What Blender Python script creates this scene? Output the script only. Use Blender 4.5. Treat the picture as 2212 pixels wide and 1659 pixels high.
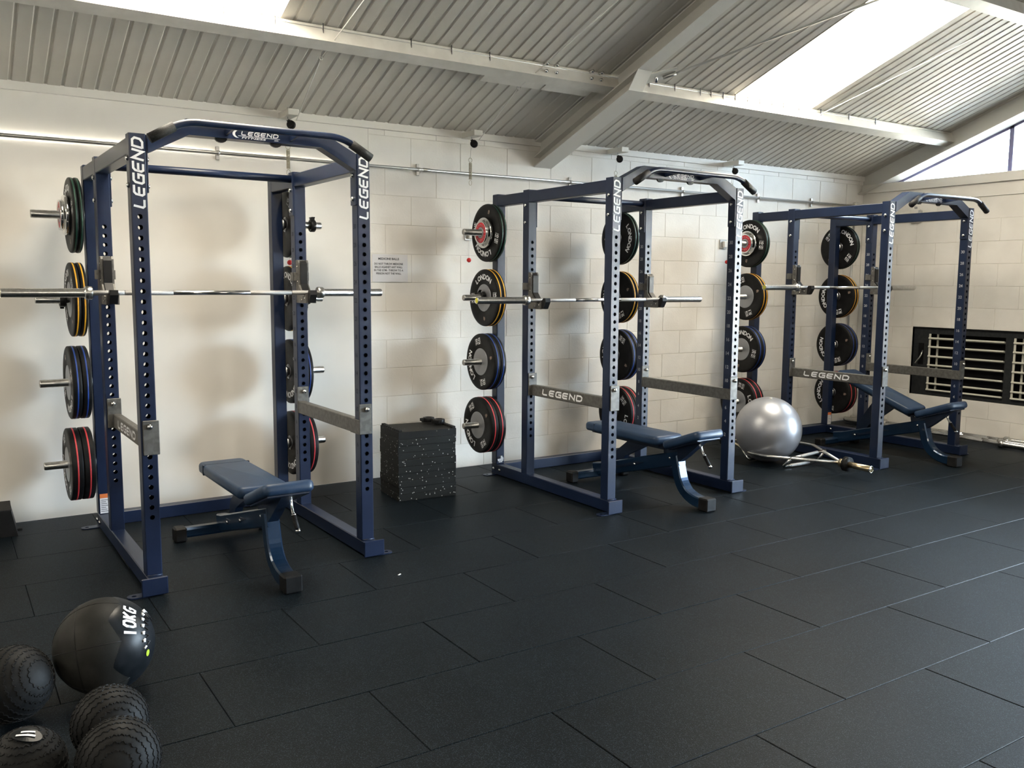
import bpy, bmesh, math, random
from mathutils import Vector, Matrix, Euler
random.seed(7)
PI = math.pi
S = bpy.context.scene
for o in list(bpy.data.objects):
    bpy.data.objects.remove(o)

# ------------------------------------------------------------------ camera
def rad(d): return d * PI / 180
YAW, PITCH, ROLL, F = 0.5764, -0.1135, 0.0061, 1909.0
fwd = Vector((math.sin(YAW) * math.cos(PITCH), math.cos(YAW) * math.cos(PITCH), math.sin(PITCH)))
rgt = Vector((math.cos(YAW), -math.sin(YAW), 0)); up = rgt.cross(fwd)
r2 = rgt * math.cos(ROLL) + up * math.sin(ROLL); u2 = -rgt * math.sin(ROLL) + up * math.cos(ROLL)
cd = bpy.data.cameras.new('camera'); cam = bpy.data.objects.new('camera', cd); S.collection.objects.link(cam)
M = Matrix((r2, u2, -fwd)).transposed().to_4x4(); M.translation = Vector((-0.8876, -4.5646, 1.552))
cam.matrix_world = M
cd.sensor_width = 36.0; cd.lens = F / 2212 * 36.0; cd.clip_start = 0.05; cd.clip_end = 200
S.camera = cam

# ------------------------------------------------------------------ world, light, exposure
S.view_settings.view_transform = 'Standard'; S.view_settings.look = 'None'
S.view_settings.gamma = 1.0; S.view_settings.use_curve_mapping = False
S.view_settings.exposure = 2.05
SKY = 16.0          # overcast sky seen through the gable glazing
SUN = 1300.0        # sun behind the building: the added, unseen pale ground beyond its own shadow is sunlit
ROOFLIGHT = 6.8    # translucent rooflight sheets
w = bpy.data.worlds.new('overcast_sky'); S.world = w; w.use_nodes = True
nt = w.node_tree; nt.nodes.clear()
wo = nt.nodes.new('ShaderNodeOutputWorld'); bg = nt.nodes.new('ShaderNodeBackground')
tc = nt.nodes.new('ShaderNodeTexCoord'); sx = nt.nodes.new('ShaderNodeSeparateXYZ')
cr = nt.nodes.new('ShaderNodeValToRGB'); mr = nt.nodes.new('ShaderNodeMapRange')
mr.inputs['From Min'].default_value = -1; mr.inputs['From Max'].default_value = 1
nt.links.new(tc.outputs['Generated'], sx.inputs[0]); nt.links.new(sx.outputs['Z'], mr.inputs['Value'])
nt.links.new(mr.outputs[0], cr.inputs[0]); nt.links.new(cr.outputs[0], bg.inputs['Color']); nt.links.new(bg.outputs[0], wo.inputs[0])
cr.color_ramp.elements[0].position = 0.49; cr.color_ramp.elements[0].color = (.10, .11, .12, 1)
cr.color_ramp.elements[1].position = 0.51; cr.color_ramp.elements[1].color = (.69, .83, 1.0, 1)
bg.inputs['Strength'].default_value = SKY
sl_ = bpy.data.lights.new('sun', 'SUN'); sl_.energy = SUN; sl_.angle = rad(.5); sl_.color = (1., .93, .82)
so = bpy.data.objects.new('sun', sl_); S.collection.objects.link(so); so.location = (-20, -6, 20)
so.rotation_euler = Vector((-.86, -.15, .50)).to_track_quat('Z', 'Y').to_euler()
ld = bpy.data.lights.new('gable_sky_portal', 'AREA'); ld.shape = 'RECTANGLE'; ld.size = 2.4; ld.size_y = 1.0
ld.cycles.is_portal = True
lo = bpy.data.objects.new('gable_sky_portal', ld); S.collection.objects.link(lo)
lo.location = (8.32, .3, 3.1); lo.rotation_euler = (0, rad(90), 0)
lo.rotation_euler = Vector((1, 0, 0)).to_track_quat('Z', 'Y').to_euler()
ld2 = bpy.data.lights.new('side_window_portal', 'AREA'); ld2.shape = 'RECTANGLE'; ld2.size = 4.2; ld2.size_y = 2.4
ld2.cycles.is_portal = True
lo2 = bpy.data.objects.new('side_window_portal', ld2); S.collection.objects.link(lo2)
lo2.location = (8.34, -4.0, 1.27); lo2.rotation_euler = Vector((1, 0, 0)).to_track_quat('Z', 'Y').to_euler()
S.cycles.use_denoising = True
S.cycles.max_bounces = 10; S.cycles.diffuse_bounces = 6; S.cycles.glossy_bounces = 4
S.cycles.sample_clamp_indirect = 8.0

# ------------------------------------------------------------------ materials
def mat(name, col, rough=.5, metal=0., spec=.5, coat=0., emit=None, estr=0.):
    m = bpy.data.materials.new(name); m.use_nodes = True
    b = m.node_tree.nodes['Principled BSDF']
    b.inputs['Base Color'].default_value = (*col, 1); b.inputs['Roughness'].default_value = rough
    b.inputs['Metallic'].default_value = metal; b.inputs['Specular IOR Level'].default_value = spec * (.36 if max(col) < .03 and metal < .1 else 1.)
    b.inputs['Coat Weight'].default_value = coat
    if emit:
        b.inputs['Emission Color'].default_value = (*emit, 1); b.inputs['Emission Strength'].default_value = estr
    return m
def noise_mix(m, c1, c2, scale, lo=.4, hi=.6, detail=3, bump=0., bscale=None, obj=True, tex='noise'):
    """colour from a procedural texture between c1 and c2, optional fine bump"""
    t = m.node_tree; b = t.nodes['Principled BSDF']; N = t.nodes.new
    tcn = N('ShaderNodeTexCoord')
    if tex == 'noise':
        n = N('ShaderNodeTexNoise'); n.inputs['Scale'].default_value = scale; n.inputs['Detail'].default_value = detail; out = n.outputs['Fac']
    else:
        n = N('ShaderNodeTexVoronoi'); n.inputs['Scale'].default_value = scale; out = n.outputs['Color']
    src = tcn.outputs['Object']
    if not obj:
        ge = N('ShaderNodeNewGeometry'); src = ge.outputs['Position']
    t.links.new(src, n.inputs['Vector'])
    r = N('ShaderNodeValToRGB'); r.color_ramp.elements[0].position = lo; r.color_ramp.elements[1].position = hi
    r.color_ramp.elements[0].color = (*c1, 1); r.color_ramp.elements[1].color = (*c2, 1)
    if tex != 'noise':
        sp = N('ShaderNodeSeparateColor'); t.links.new(out, sp.inputs[0]); out = sp.outputs[0]
    t.links.new(out, r.inputs[0]); t.links.new(r.outputs[0], b.inputs['Base Color'])
    if bump:
        n2 = N('ShaderNodeTexNoise'); n2.inputs['Scale'].default_value = bscale or scale; n2.inputs['Detail'].default_value = 3
        t.links.new(src, n2.inputs['Vector'])
        bp = N('ShaderNodeBump'); bp.inputs['Strength'].default_value = bump; bp.inputs['Distance'].default_value = .004
        t.links.new(n2.outputs['Fac'], bp.inputs['Height']); t.links.new(bp.outputs[0], b.inputs['Normal'])
    return m
NAVY = noise_mix(mat('navy_gloss_paint', (.005, .012, .036), .36, 0, .4, .0), (.0045, .011, .034), (.006, .0135, .040), 6)
NAVYLAB = mat('dark_print_cut_shade', (.004, .006, .02), .5)  # dark print; on numerals it stands for shade inside the cut digits
PALE = mat('pale_print_cut_light', (.30, .31, .34), .5)  # pale print; on numerals it stands for light showing through the cut digits
WHITE = mat('white_lettering', (.75, .76, .78), .45)
STEELGREY = noise_mix(mat('grey_hammered_steel', (.10, .097, .09), .5, .35), (.085, .082, .076), (.12, .117, .11), 40)
CHROME = mat('chrome', (.72, .72, .71), .12, 1.)
SATIN = noise_mix(mat('satin_chrome', (.55, .55, .54), .28, 1.), (.50, .50, .49), (.60, .60, .59), 60)
KNURL = noise_mix(mat('knurled_steel', (.42, .42, .42), .45, 1.), (.30, .30, .30), (.52, .52, .52), 700, bump=.6)
BLACKRUB = noise_mix(mat('black_rubber', (.007, .007, .008), .5), (.006, .006, .0065), (.009, .009, .0095), 20)
BLACKPL = mat('black_plastic', (.012, .012, .013), .35)
GRIPM = noise_mix(mat('grip_rubber', (.016, .017, .018), .6), (.012, .012, .013), (.022, .022, .023), 160, bump=.3)
HUB = mat('grey_steel_hub', (.30, .31, .33), .38, .6)
HUBD = mat('dark_steel_hub', (.12, .12, .13), .3, .8)
EMBLEM = noise_mix(mat('bronze_emblem', (.20, .14, .11), .4, .3), (.06, .045, .04), (.34, .25, .20), 120)
RINGS = {10: mat('green_stripe', (.008, .05, .03), .4), 15: mat('yellow_stripe', (.75, .36, .02), .45),
         20: mat('blue_stripe', (.012, .05, .25), .4), 25: mat('red_stripe', (.62, .05, .06), .45)}
REDFACE = mat('red_enamel', (.55, .02, .035), .35)
YCAP = mat('yellow_end_cap', (.55, .52, .05), .4)
VINYL = noise_mix(mat('blue_vinyl', (.014, .034, .075), .42, 0, .35), (.013, .031, .068), (.016, .037, .080), 9, bump=.08, bscale=220)
VSEAM = mat('vinyl_seam', (.006, .012, .03), .5)
BENCHM = noise_mix(mat('metallic_blue_frame', (.007, .026, .062), .28, .45, .4, .25), (.006, .021, .050), (.009, .032, .075), 500)
BENCHD = mat('dark_bench_frame', (.008, .016, .035), .3, .2)
WALLP = noise_mix(mat('painted_block', (.74, .725, .69), .55, 0, .3), (.73, .705, .655), (.79, .765, .715), 3, obj=False, bump=.25, bscale=60)
PLAST = noise_mix(mat('painted_plaster', (.74, .725, .69), .5, 0, .3), (.735, .71, .66), (.775, .75, .70), 2, obj=False, bump=.05, bscale=40)
JOINT = mat('painted_mortar', (.72, .69, .63), .6)
LINER = noise_mix(mat('white_liner_sheet', (.53, .505, .455), .5, 0, .3), (.51, .485, .435), (.55, .525, .475), 1.5, obj=False)
STEELW = mat('painted_steel_beam', (.62, .605, .56), .5)
GALV = noise_mix(mat('galvanised_purlin', (.64, .62, .57), .42, .2), (.62, .60, .55), (.67, .65, .60), 10)
TRIMW = mat('cream_trim', (.72, .70, .65), .5)
CONDUIT = mat('galvanised_conduit', (.50, .50, .49), .3, .9)
DARKVENT = noise_mix(mat('charcoal_vent_frame', (.02, .022, .024), .6), (.018, .02, .022), (.024, .026, .028), 30)
VOID = mat('vent_depth_shade', (.004, .004, .005), .9)  # near-black colour standing for shade in the vent depth and handle recess
SLATM = mat('cream_slat', (.60, .59, .52), .5)
ROPE = mat('white_rope', (.75, .74, .70), .8)
BRASSY = mat('zinc_hardware', (.42, .38, .28), .35, .8)
REDBALL = mat('red_knob', (.60, .02, .02), .35)
PVC = mat('white_plastic', (.70, .68, .62), .45)
PAPER = mat('laminated_paper', (.66, .65, .66), .22)
INK = mat('ink', (.03, .03, .035), .6)
ORANGE = mat('orange_band', (.62, .16, .04), .5)
BALLS = mat('silver_ball_vinyl', (.36, .37, .40), .38, .6)
LEATHER = noise_mix(mat('charcoal_leatherette', (.022, .022, .021), .5, 0, .2), (.019, .019, .018), (.028, .028, .026), 8, bump=.1, bscale=300)
VPANEL = noise_mix(mat('black_vinyl_panel', (.014, .016, .019), .35), (.006, .008, .010), (.012, .014, .017), 12)
SLAM = noise_mix(mat('slam_ball_rubber', (.008, .0085, .009), .6), (.006, .0065, .007), (.010, .0105, .011), 30)
LIME = mat('lime_print', (.42, .55, .03), .5)
SLEEVEB = mat('brassy_sleeve', (.62, .50, .32), .3, 1.)
ROOFL = mat('rooflight_sheet', (.8, .78, .7), .5, emit=(1., .90, .73), estr=ROOFLIGHT)
FRAMEW = mat('blue_grey_window_bar', (.12, .11, .20), .5)

def fleck(name, base, fl, scale, thr, rough, big=(0, 0, 0)):
    m = mat(name, base, rough, 0, .21 if rough < .5 else .6); t = m.node_tree; b = t.nodes['Principled BSDF']; N = t.nodes.new
    ge = N('ShaderNodeNewGeometry'); src = ge.outputs['Position']
    n1 = N('ShaderNodeTexNoise'); n1.inputs['Scale'].default_value = 2.2; n1.inputs['Detail'].default_value = 4
    v = N('ShaderNodeTexVoronoi'); v.inputs['Scale'].default_value = scale
    for n in (n1, v): t.links.new(src, n.inputs['Vector'])
    r1 = N('ShaderNodeValToRGB'); r1.color_ramp.elements[0].position = .3; r1.color_ramp.elements[1].position = .75
    r1.color_ramp.elements[0].color = (base[0] * .8, base[1] * .8, base[2] * .8, 1)
    r1.color_ramp.elements[1].color = (base[0] * 1.25, base[1] * 1.25, base[2] * 1.25, 1)
    t.links.new(n1.outputs['Fac'], r1.inputs[0])
    sp = N('ShaderNodeSeparateColor'); t.links.new(v.outputs['Color'], sp.inputs[0])
    gt = N('ShaderNodeMath'); gt.operation = 'GREATER_THAN'; gt.inputs[1].default_value = thr
    t.links.new(sp.outputs[0], gt.inputs[0])
    lt = N('ShaderNodeMath'); lt.operation = 'LESS_THAN'; lt.inputs[1].default_value = .42
    t.links.new(v.outputs['Distance'], lt.inputs[0])
    mu = N('ShaderNodeMath'); mu.operation = 'MULTIPLY'; t.links.new(gt.outputs[0], mu.inputs[0]); t.links.new(lt.outputs[0], mu.inputs[1])
    mx = N('ShaderNodeMix'); mx.data_type = 'RGBA'
    t.links.new(mu.outputs[0], mx.inputs[0]); t.links.new(r1.outputs[0], mx.inputs[6]); mx.inputs[7].default_value = (*fl, 1)
    t.links.new(mx.outputs[2], b.inputs['Base Color'])
    nb = N('ShaderNodeTexNoise'); nb.inputs['Scale'].default_value = scale * .9; nb.inputs['Detail'].default_value = 2
    t.links.new(src, nb.inputs['Vector'])
    bp = N('ShaderNodeBump'); bp.inputs['Strength'].default_value = .35; bp.inputs['Distance'].default_value = .003
    t.links.new(nb.outputs['Fac'], bp.inputs['Height']); t.links.new(bp.outputs[0], b.inputs['Normal'])
    return m
TILE = fleck('flecked_rubber_tile', (.0030, .0050, .0068), (.030, .044, .058), 300, .74, .46)
SLAB = mat('dark_screed', (.008, .009, .010), .8)
BLOCKR = fleck('speckled_rubber_block', (.010, .011, .0105), (.40, .41, .38), 105, .94, .6)
BLOCKT = fleck('plain_rubber_block', (.010, .0105, .0105), (.10, .10, .09), 75, .985, .6)

def glass_mat():
    m = bpy.data.materials.new('clear_glazing'); m.use_nodes = True; t = m.node_tree; t.nodes.clear()
    o = t.nodes.new('ShaderNodeOutputMaterial'); mx = t.nodes.new('ShaderNodeMixShader')
    tr = t.nodes.new('ShaderNodeBsdfTransparent'); gl = t.nodes.new('ShaderNodeBsdfGlossy'); fr = t.nodes.new('ShaderNodeFresnel')
    gl.inputs['Roughness'].default_value = .02; tr.inputs[0].default_value = (.94, .96, .95, 1); fr.inputs[0].default_value = 1.3
    t.links.new(fr.outputs[0], mx.inputs[0]); t.links.new(tr.outputs[0], mx.inputs[1]); t.links.new(gl.outputs[0], mx.inputs[2]); t.links.new(mx.outputs[0], o.inputs[0])
    return m
GLASS = glass_mat()

# ------------------------------------------------------------------ mesh builder
class MB:
    def __init__(s): s.v = []; s.f = []; s.m = []; s.s = []
    def add(s, vs, fs, X=None, mi=0, sm=False):
        b = len(s.v)
        for p in vs: s.v.append(tuple(X @ Vector(p)) if X else tuple(p))
        for f in fs: s.f.append(tuple(i + b for i in f)); s.m.append(mi); s.s.append(sm)
        return s
    def box(s, x0, x1, y0, y1, z0, z1, ch=0., X=None, mi=0):
        if ch <= 0:
            vs = [(x, y, z) for z in (z0, z1) for y in (y0, y1) for x in (x0, x1)]
            fs = [(0, 2, 3, 1), (4, 5, 7, 6), (0, 1, 5, 4), (2, 6, 7, 3), (0, 4, 6, 2), (1, 3, 7, 5)]
            return s.add(vs, fs, X, mi)
        vs = []; idx = {}
        for ix, x in ((0, x0), (1, x1)):
            for iy, y in ((0, y0), (1, y1)):
                for iz, z in ((0, z0), (1, z1)):
                    sx_, sy_, sz_ = (ch if ix == 0 else -ch), (ch if iy == 0 else -ch), (ch if iz == 0 else -ch)
                    for a, p in (('x', (x, y + sy_, z + sz_)), ('y', (x + sx_, y, z + sz_)), ('z', (x + sx_, y + sy_, z))):
                        idx[(ix, iy, iz, a)] = len(vs); vs.append(p)
        I = idx; fs = []
        for i in (0, 1):
            q = [I[(i, 0, 0, 'x')], I[(i, 1, 0, 'x')], I[(i, 1, 1, 'x')], I[(i, 0, 1, 'x')]]; fs.append(q if i else q[::-1])
            q = [I[(0, i, 0, 'y')], I[(1, i, 0, 'y')], I[(1, i, 1, 'y')], I[(0, i, 1, 'y')]]; fs.append(q[::-1] if i else q)
            q = [I[(0, 0, i, 'z')], I[(1, 0, i, 'z')], I[(1, 1, i, 'z')], I[(0, 1, i, 'z')]]; fs.append(q if i else q[::-1])
        for a in (0, 1):
            for b in (0, 1):
                fs.append([I[(a, b, 0, 'x')], I[(a, b, 0, 'y')], I[(a, b, 1, 'y')], I[(a, b, 1, 'x')]])
                fs.append([I[(a, 0, b, 'x')], I[(a, 0, b, 'z')], I[(a, 1, b, 'z')], I[(a, 1, b, 'x')]])
                fs.append([I[(0, a, b, 'y')], I[(0, a, b, 'z')], I[(1, a, b, 'z')], I[(1, a, b, 'y')]])
                for c in (0, 1): fs.append([I[(a, b, c, 'x')], I[(a, b, c, 'y')], I[(a, b, c, 'z')]])
        return s.add(vs, fs, X, mi)
    def lathe(s, prof, n=32, X=None, mi=0, sm=True, closed=False):
        """profile of (radius, height) turned about local X axis (height along +X)"""
        vs = []; fs = []
        for r, h in prof:
            for k in range(n):
                a = 2 * PI * k / n; vs.append((h, r * math.cos(a), r * math.sin(a)))
        m = len(prof)
        for i in range(m if closed else m - 1):
            j = (i + 1) % m
            for k in range(n):
                l = (k + 1) % n; fs.append((i * n + k, i * n + l, j * n + l, j * n + k))
        if not closed:
            if prof[0][0] > 1e-6: fs.append(tuple(range(n))[::-1])
            if prof[-1][0] > 1e-6: fs.append(tuple((m - 1) * n + k for k in range(n)))
        return s.add(vs, fs, X, mi, sm)
    def cyl(s, p, q, r, n=16, mi=0, sm=True, r2=None):
        p, q = Vector(p), Vector(q); d = q - p
        X = Matrix.Translation(p) @ d.to_track_quat('X', 'Z').to_matrix().to_4x4()
        return s.lathe([(r, 0), (r if r2 is None else r2, d.length)], n, X, mi, sm)
    def tube(s, pts, r, n=12, mi=0, cap=True):
        pts = [Vector(p) for p in pts]; vs = []; fs = []; prev = None
        for i, p in enumerate(pts):
            t = (pts[min(i + 1, len(pts) - 1)] - pts[max(i - 1, 0)]).normalized()
            if prev is None:
                a = Vector((0, 0, 1)) if abs(t.z) < .9 else Vector((1, 0, 0)); prev = (a - t * a.dot(t)).normalized()
            else: prev = (prev - t * prev.dot(t)).normalized()
            b = t.cross(prev); rr = r[i] if isinstance(r, (list, tuple)) else r
            for k in range(n):
                a = 2 * PI * k / n; vs.append(p + (prev * math.cos(a) + b * math.sin(a)) * rr)
        for i in range(len(pts) - 1):
            for k in range(n):
                l = (k + 1) % n; fs.append((i * n + k, i * n + l, (i + 1) * n + l, (i + 1) * n + k))
        if cap:
            fs.append(tuple(range(n))[::-1]); fs.append(tuple((len(pts) - 1) * n + k for k in range(n)))
        return s.add(vs, fs, None, mi, True)
    def prism(s, poly, ax, d0, d1, mi=0, X=None):
        """polygon extruded along axis ax; poly pairs are the other two axes in x,y,z order"""
        def P(a, b, d): return (d, a, b) if ax == 'x' else ((a, d, b) if ax == 'y' else (a, b, d))
        n = len(poly); vs = [P(a, b, d0) for a, b in poly] + [P(a, b, d1) for a, b in poly]
        fs = [tuple(range(n))[::-1], tuple(range(n, 2 * n))] + [(i, (i + 1) % n, n + (i + 1) % n, n + i) for i in range(n)]
        return s.add(vs, fs, X, mi)
    def sphere(s, c, r, nu=24, nv=14, mi=0):
        vs = [(c[0], c[1], c[2] + r)]; fs = []
        for i in range(1, nv):
            t = PI * i / nv
            for k in range(nu):
                a = 2 * PI * k / nu; vs.append((c[0] + r * math.sin(t) * math.cos(a), c[1] + r * math.sin(t) * math.sin(a), c[2] + r * math.cos(t)))
        vs.append((c[0], c[1], c[2] - r)); e = len(vs) - 1
        for k in range(nu):
            l = (k + 1) % nu; fs.append((0, 1 + k, 1 + l)); fs.append((e, 1 + (nv - 2) * nu + l, 1 + (nv - 2) * nu + k))
            for i in range(nv - 2): fs.append((1 + i * nu + k, 1 + (i + 1) * nu + k, 1 + (i + 1) * nu + l, 1 + i * nu + l))
        return s.add(vs, fs, None, mi, True)
    def mesh(s, name, mats, fix=True):
        me = bpy.data.meshes.new(name); me.from_pydata(s.v, [], s.f)
        for m_ in (mats if isinstance(mats, (list, tuple)) else [mats]): me.materials.append(m_)
        me.polygons.foreach_set('material_index', s.m); me.polygons.foreach_set('use_smooth', s.s)
        if fix:
            bm = bmesh.new(); bm.from_mesh(me); bmesh.ops.recalc_face_normals(bm, faces=bm.faces); bm.to_mesh(me); bm.free()
        me.update(); return me
CACHE = {}
def cached(key, fn):
    if key not in CACHE: CACHE[key] = fn()
    return CACHE[key]
def link(name, me, parent=None, loc=None, rot=None):
    o = bpy.data.objects.new(name, me); S.collection.objects.link(o)
    if parent is not None: o.parent = parent
    if loc is not None: o.location = loc
    if rot is not None: o.rotation_euler = rot
    return o
def tag(o, label=None, cat=None, group=None, kind=None):
    if label: o['label'] = label
    if cat: o['category'] = cat
    if group: o['group'] = group
    if kind: o['kind'] = kind
    return o
def thing(name, label, cat, loc=(0, 0, 0), rot=(0, 0, 0), group=None):
    o = bpy.data.objects.new(name, None); S.collection.objects.link(o); o.empty_display_size = .1
    o.location = loc; o.rotation_euler = rot
    return tag(o, label, cat, group)
def struct(name, me, parent=None, **k):
    o = link(name, me, parent, **k)
    if parent is None: o['kind'] = 'structure'
    return o
def rounded(x, y, z, b, seg=3, taper=None, name='pad', m=None):
    """rounded box centred on the origin with half sizes x, y, z"""
    bm = bmesh.new(); bmesh.ops.create_cube(bm, size=2)
    for v in bm.verts: v.co = Vector((v.co.x * x, v.co.y * y, v.co.z * z))
    if taper:
        for v in bm.verts:
            k = taper[0] if v.co.y < 0 else taper[1]; v.co.x *= k
    ve = [e for e in bm.edges if abs(e.verts[0].co.z - e.verts[1].co.z) > .001 and abs(e.verts[0].co.y - e.verts[1].co.y) < .001]
    bmesh.ops.bevel(bm, geom=ve, offset=min(x, y) * .28, segments=4, profile=.5, affect='EDGES')
    he = [e for e in bm.edges if abs(e.verts[0].co.z - e.verts[1].co.z) < .001 and len(e.link_faces) == 2 and abs(e.link_faces[0].normal.z - e.link_faces[1].normal.z) > .5]
    bmesh.ops.bevel(bm, geom=he, offset=b, segments=seg, profile=.5, affect='EDGES')
    for f in bm.faces: f.smooth = True
    me = bpy.data.meshes.new(name); bm.to_mesh(me); bm.free(); me.materials.append(m); return me

# ------------------------------------------------------------------ lettering
_T = {}
def glyphs(text, bold=0., shear=0., sp=1.):
    """outline of built-in-font text as flat triangles: (verts2d, faces, x0, x1, y0, y1) at size 1"""
    k = (text, bold, shear, sp)
    if k in _T: return _T[k]
    c = bpy.data.curves.new('t', 'FONT'); c.body = text; c.size = 1.; c.offset = bold; c.shear = shear; c.resolution_u = 3; c.space_character = sp
    o = bpy.data.objects.new('t', c); S.collection.objects.link(o)
    dg = bpy.context.evaluated_depsgraph_get(); e = o.evaluated_get(dg); me = e.to_mesh()
    vs = [(v.co.x, v.co.y) for v in me.vertices]; fs = [tuple(p.vertices) for p in me.polygons]
    e.to_mesh_clear(); bpy.data.objects.remove(o); bpy.data.curves.remove(c)
    xs = [v[0] for v in vs]; ys = [v[1] for v in vs]
    _T[k] = (vs, fs, min(xs), max(xs), min(ys), max(ys)); return _T[k]
def put_text(mb, text, cx, cy, h, width=None, plane=None, bold=.03, shear=0., mi=0):
    """text centred at (cx, cy), cap height h, optional total width; plane(u, v) -> point"""
    vs, fs, x0, x1, y0, y1 = glyphs(text, bold, shear)
    sy = h / (y1 - y0); sx_ = sy if width is None else width / (x1 - x0)
    mb.add([plane(cx + (x - (x0 + x1) / 2) * sx_, cy + (y - (y0 + y1) / 2) * sy) for x, y in vs], fs, None, mi)
def stroke(mb, pts, wd, plane, mi=0, close=False):
    P = [Vector((p[0], p[1])) for p in pts]; n = len(P); L = []; R_ = []
    for i in range(n):
        a = P[(i - 1) % n] if (close or i > 0) else None; b = P[(i + 1) % n] if (close or i < n - 1) else None
        d1 = (P[i] - a).normalized() if a is not None else None; d2 = (b - P[i]).normalized() if b is not None else None
        if d1 is None: d1 = d2
        if d2 is None: d2 = d1
        n1 = Vector((-d1.y, d1.x)); n2 = Vector((-d2.y, d2.x)); m = (n1 + n2)
        m = m.normalized() if m.length > 1e-6 else n1; q = wd / 2 / max(.35, m.dot(n1))
        L.append(P[i] + m * q); R_.append(P[i] - m * q)
    k = n if close else n - 1
    vs = [plane(p.x, p.y) for p in L + R_]; fs = [(i, (i + 1) % n, n + (i + 1) % n, n + i) for i in range(k)]
    mb.add(vs, fs, None, mi)
LOGO = {'L': [[(.06, 1), (.06, .22), (.22, .08), (.86, .08)]],
        'E': [[(.92, .92), (.24, .92), (.08, .76), (.08, .24), (.24, .08), (.86, .08)], [(.12, .5), (.84, .5)]],
        'G': [[(.94, .92), (.24, .92), (.08, .76), (.08, .24), (.24, .08), (.90, .08), (.90, .5), (.46, .5)]],
        'N': [[(.08, 0), (.08, .92), (.88, .08), (.88, 1)]],
        'D': [[(.08, .08), (.08, .92), (.66, .92), (.9, .72), (.9, .28), (.66, .08), (.04, .08)]]}
def legend(mb, u0, v0, length, h, plane, shear=.22, wd=.17, mi=0):
    adv = length / (6 * 1.0)
    for i, c in enumerate('LEGEND'):
        for st in LOGO[c]:
            pts = [(u0 + (i + x * .86) * adv + y * h * shear, v0 + y * h) for x, y in st]
            stroke(mb, pts, wd * h, plane, mi)

# ------------------------------------------------------------------ room shell
WY, WX = 1.83, 8.02             # inner faces of the long block wall and of the gable wall
SL, RZ = 0.36, 2.765            # roof slope and eaves height of the liner
RIDGE = -4.2; FAR = 2 * RIDGE - WY; LX = -5.0
def roof_z(y): return RZ + SL * (WY - y) if y > RIDGE else RZ + SL * (y - FAR)
fl = struct('floor', MB().box(LX - .2, WX + .2, FAR - .2, WY + .2, -.10, -.016).mesh('floor_slab', SLAB))
struct('trim_20', MB().box(WX + .3, WX + 9, -45, 40, -.5, -.25).mesh('unseen_dark_ground', noise_mix(mat('light_cutting_ground', (.04, .04, .042), .9), (.033, .033, .035), (.046, .046, .048), 3, obj=False)))  # unseen ground, added dark beside the gable to cut light bounced onto the ceiling
struct('trim_21', MB().box(WX + 9, WX + 80, -45, 40, -.5, -.24).mesh('unseen_pale_ground', noise_mix(mat('light_bouncing_ground', (.30, .285, .25), .8), (.28, .265, .23), (.32, .305, .27), .4, obj=False)))  # unseen pale ground, added to bounce sunlight through the glazing onto the ceiling
# rubber tiles in running bond
TL, TW = 1.0, .509
for r in range(-7, 6):
    yc = -1.06 + TW * r           # lower edge of the row
    off = -.09 if r % 2 else .415
    if r == 5: pass
    y0, y1 = yc + .0010, min(yc + TW - .0010, WY - .004)
    if y1 - y0 < .03: continue
    for n in range(-3, 9):
        gp = .0009 if off + n * TL < .6 else .0020
        x0, x1 = off + n * TL + gp, off + (n + 1) * TL - (.0009 if off + (n + 1) * TL < .6 else .0020)
        x1 = min(x1, WX - .004)
        if x1 - x0 < .03 or x0 < -2.7 or (yc < -1.5 and x1 < -1.3): continue
        L, Wd = round(x1 - x0, 3), round(y1 - y0, 3)
        me = cached(('tile', L, Wd), lambda: MB().box(-L / 2, L / 2, -Wd / 2, Wd / 2, -.016, 0, .0020).mesh('rubber_tile', TILE))
        link('tile', me, fl, ((x0 + x1) / 2, (y0 + y1) / 2, random.uniform(-.0012, 0)))

def subtract(rects, h):
    out = []
    for a, b, c, d in rects:
        if b <= h[0] or a >= h[1] or d <= h[2] or c >= h[3]: out.append((a, b, c, d)); continue
        if a < h[0]: out.append((a, h[0], c, d))
        if b > h[1]: out.append((h[1], b, c, d))
        if d > h[3]: out.append((max(a, h[0]), min(b, h[1]), h[3], d))
        if c < h[2]: out.append((max(a, h[0]), min(b, h[1]), c, h[2]))
    return out
# back wall: mortar backing, smooth plastered stretch, painted blocks
wb = struct('wall_back', MB().box(LX, WX + .2, WY + .0045, WY + .22, 0, 2.80).mesh('wall_back', JOINT))
link('plaster_panel', MB().box(LX, 1.945, WY, WY + .008, 0, 2.72).mesh('plaster_panel', PLAST), wb)
def block(Lx, Hz): return cached(('block', round(Lx, 3), round(Hz, 3)), lambda: MB().box(-Lx / 2, Lx / 2, -.0005, .012, -Hz / 2, Hz / 2, .0016).mesh('wall_block', WALLP))
G_ = .0021
k = 0; z0 = -.025
while z0 < 2.72:
    za, zb = max(z0, 0), min(z0 + .225, 2.72)
    off = 2.082 if k % 2 == 0 else 2.307
    xs = [1.945] + [off + .45 * n for n in range(0, 14) if 1.96 < off + .45 * n < WX - .03] + [WX]
    for a, b in zip(xs[:-1], xs[1:]):
        if b - a < .03 or zb - za < .02: continue
        link('block', block(b - a - 2 * G_, zb - za - 2 * G_), wb, ((a + b) / 2, WY + .001 + random.uniform(-.0006, .0006), (za + zb) / 2))
    z0 += .225; k += 1
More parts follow.
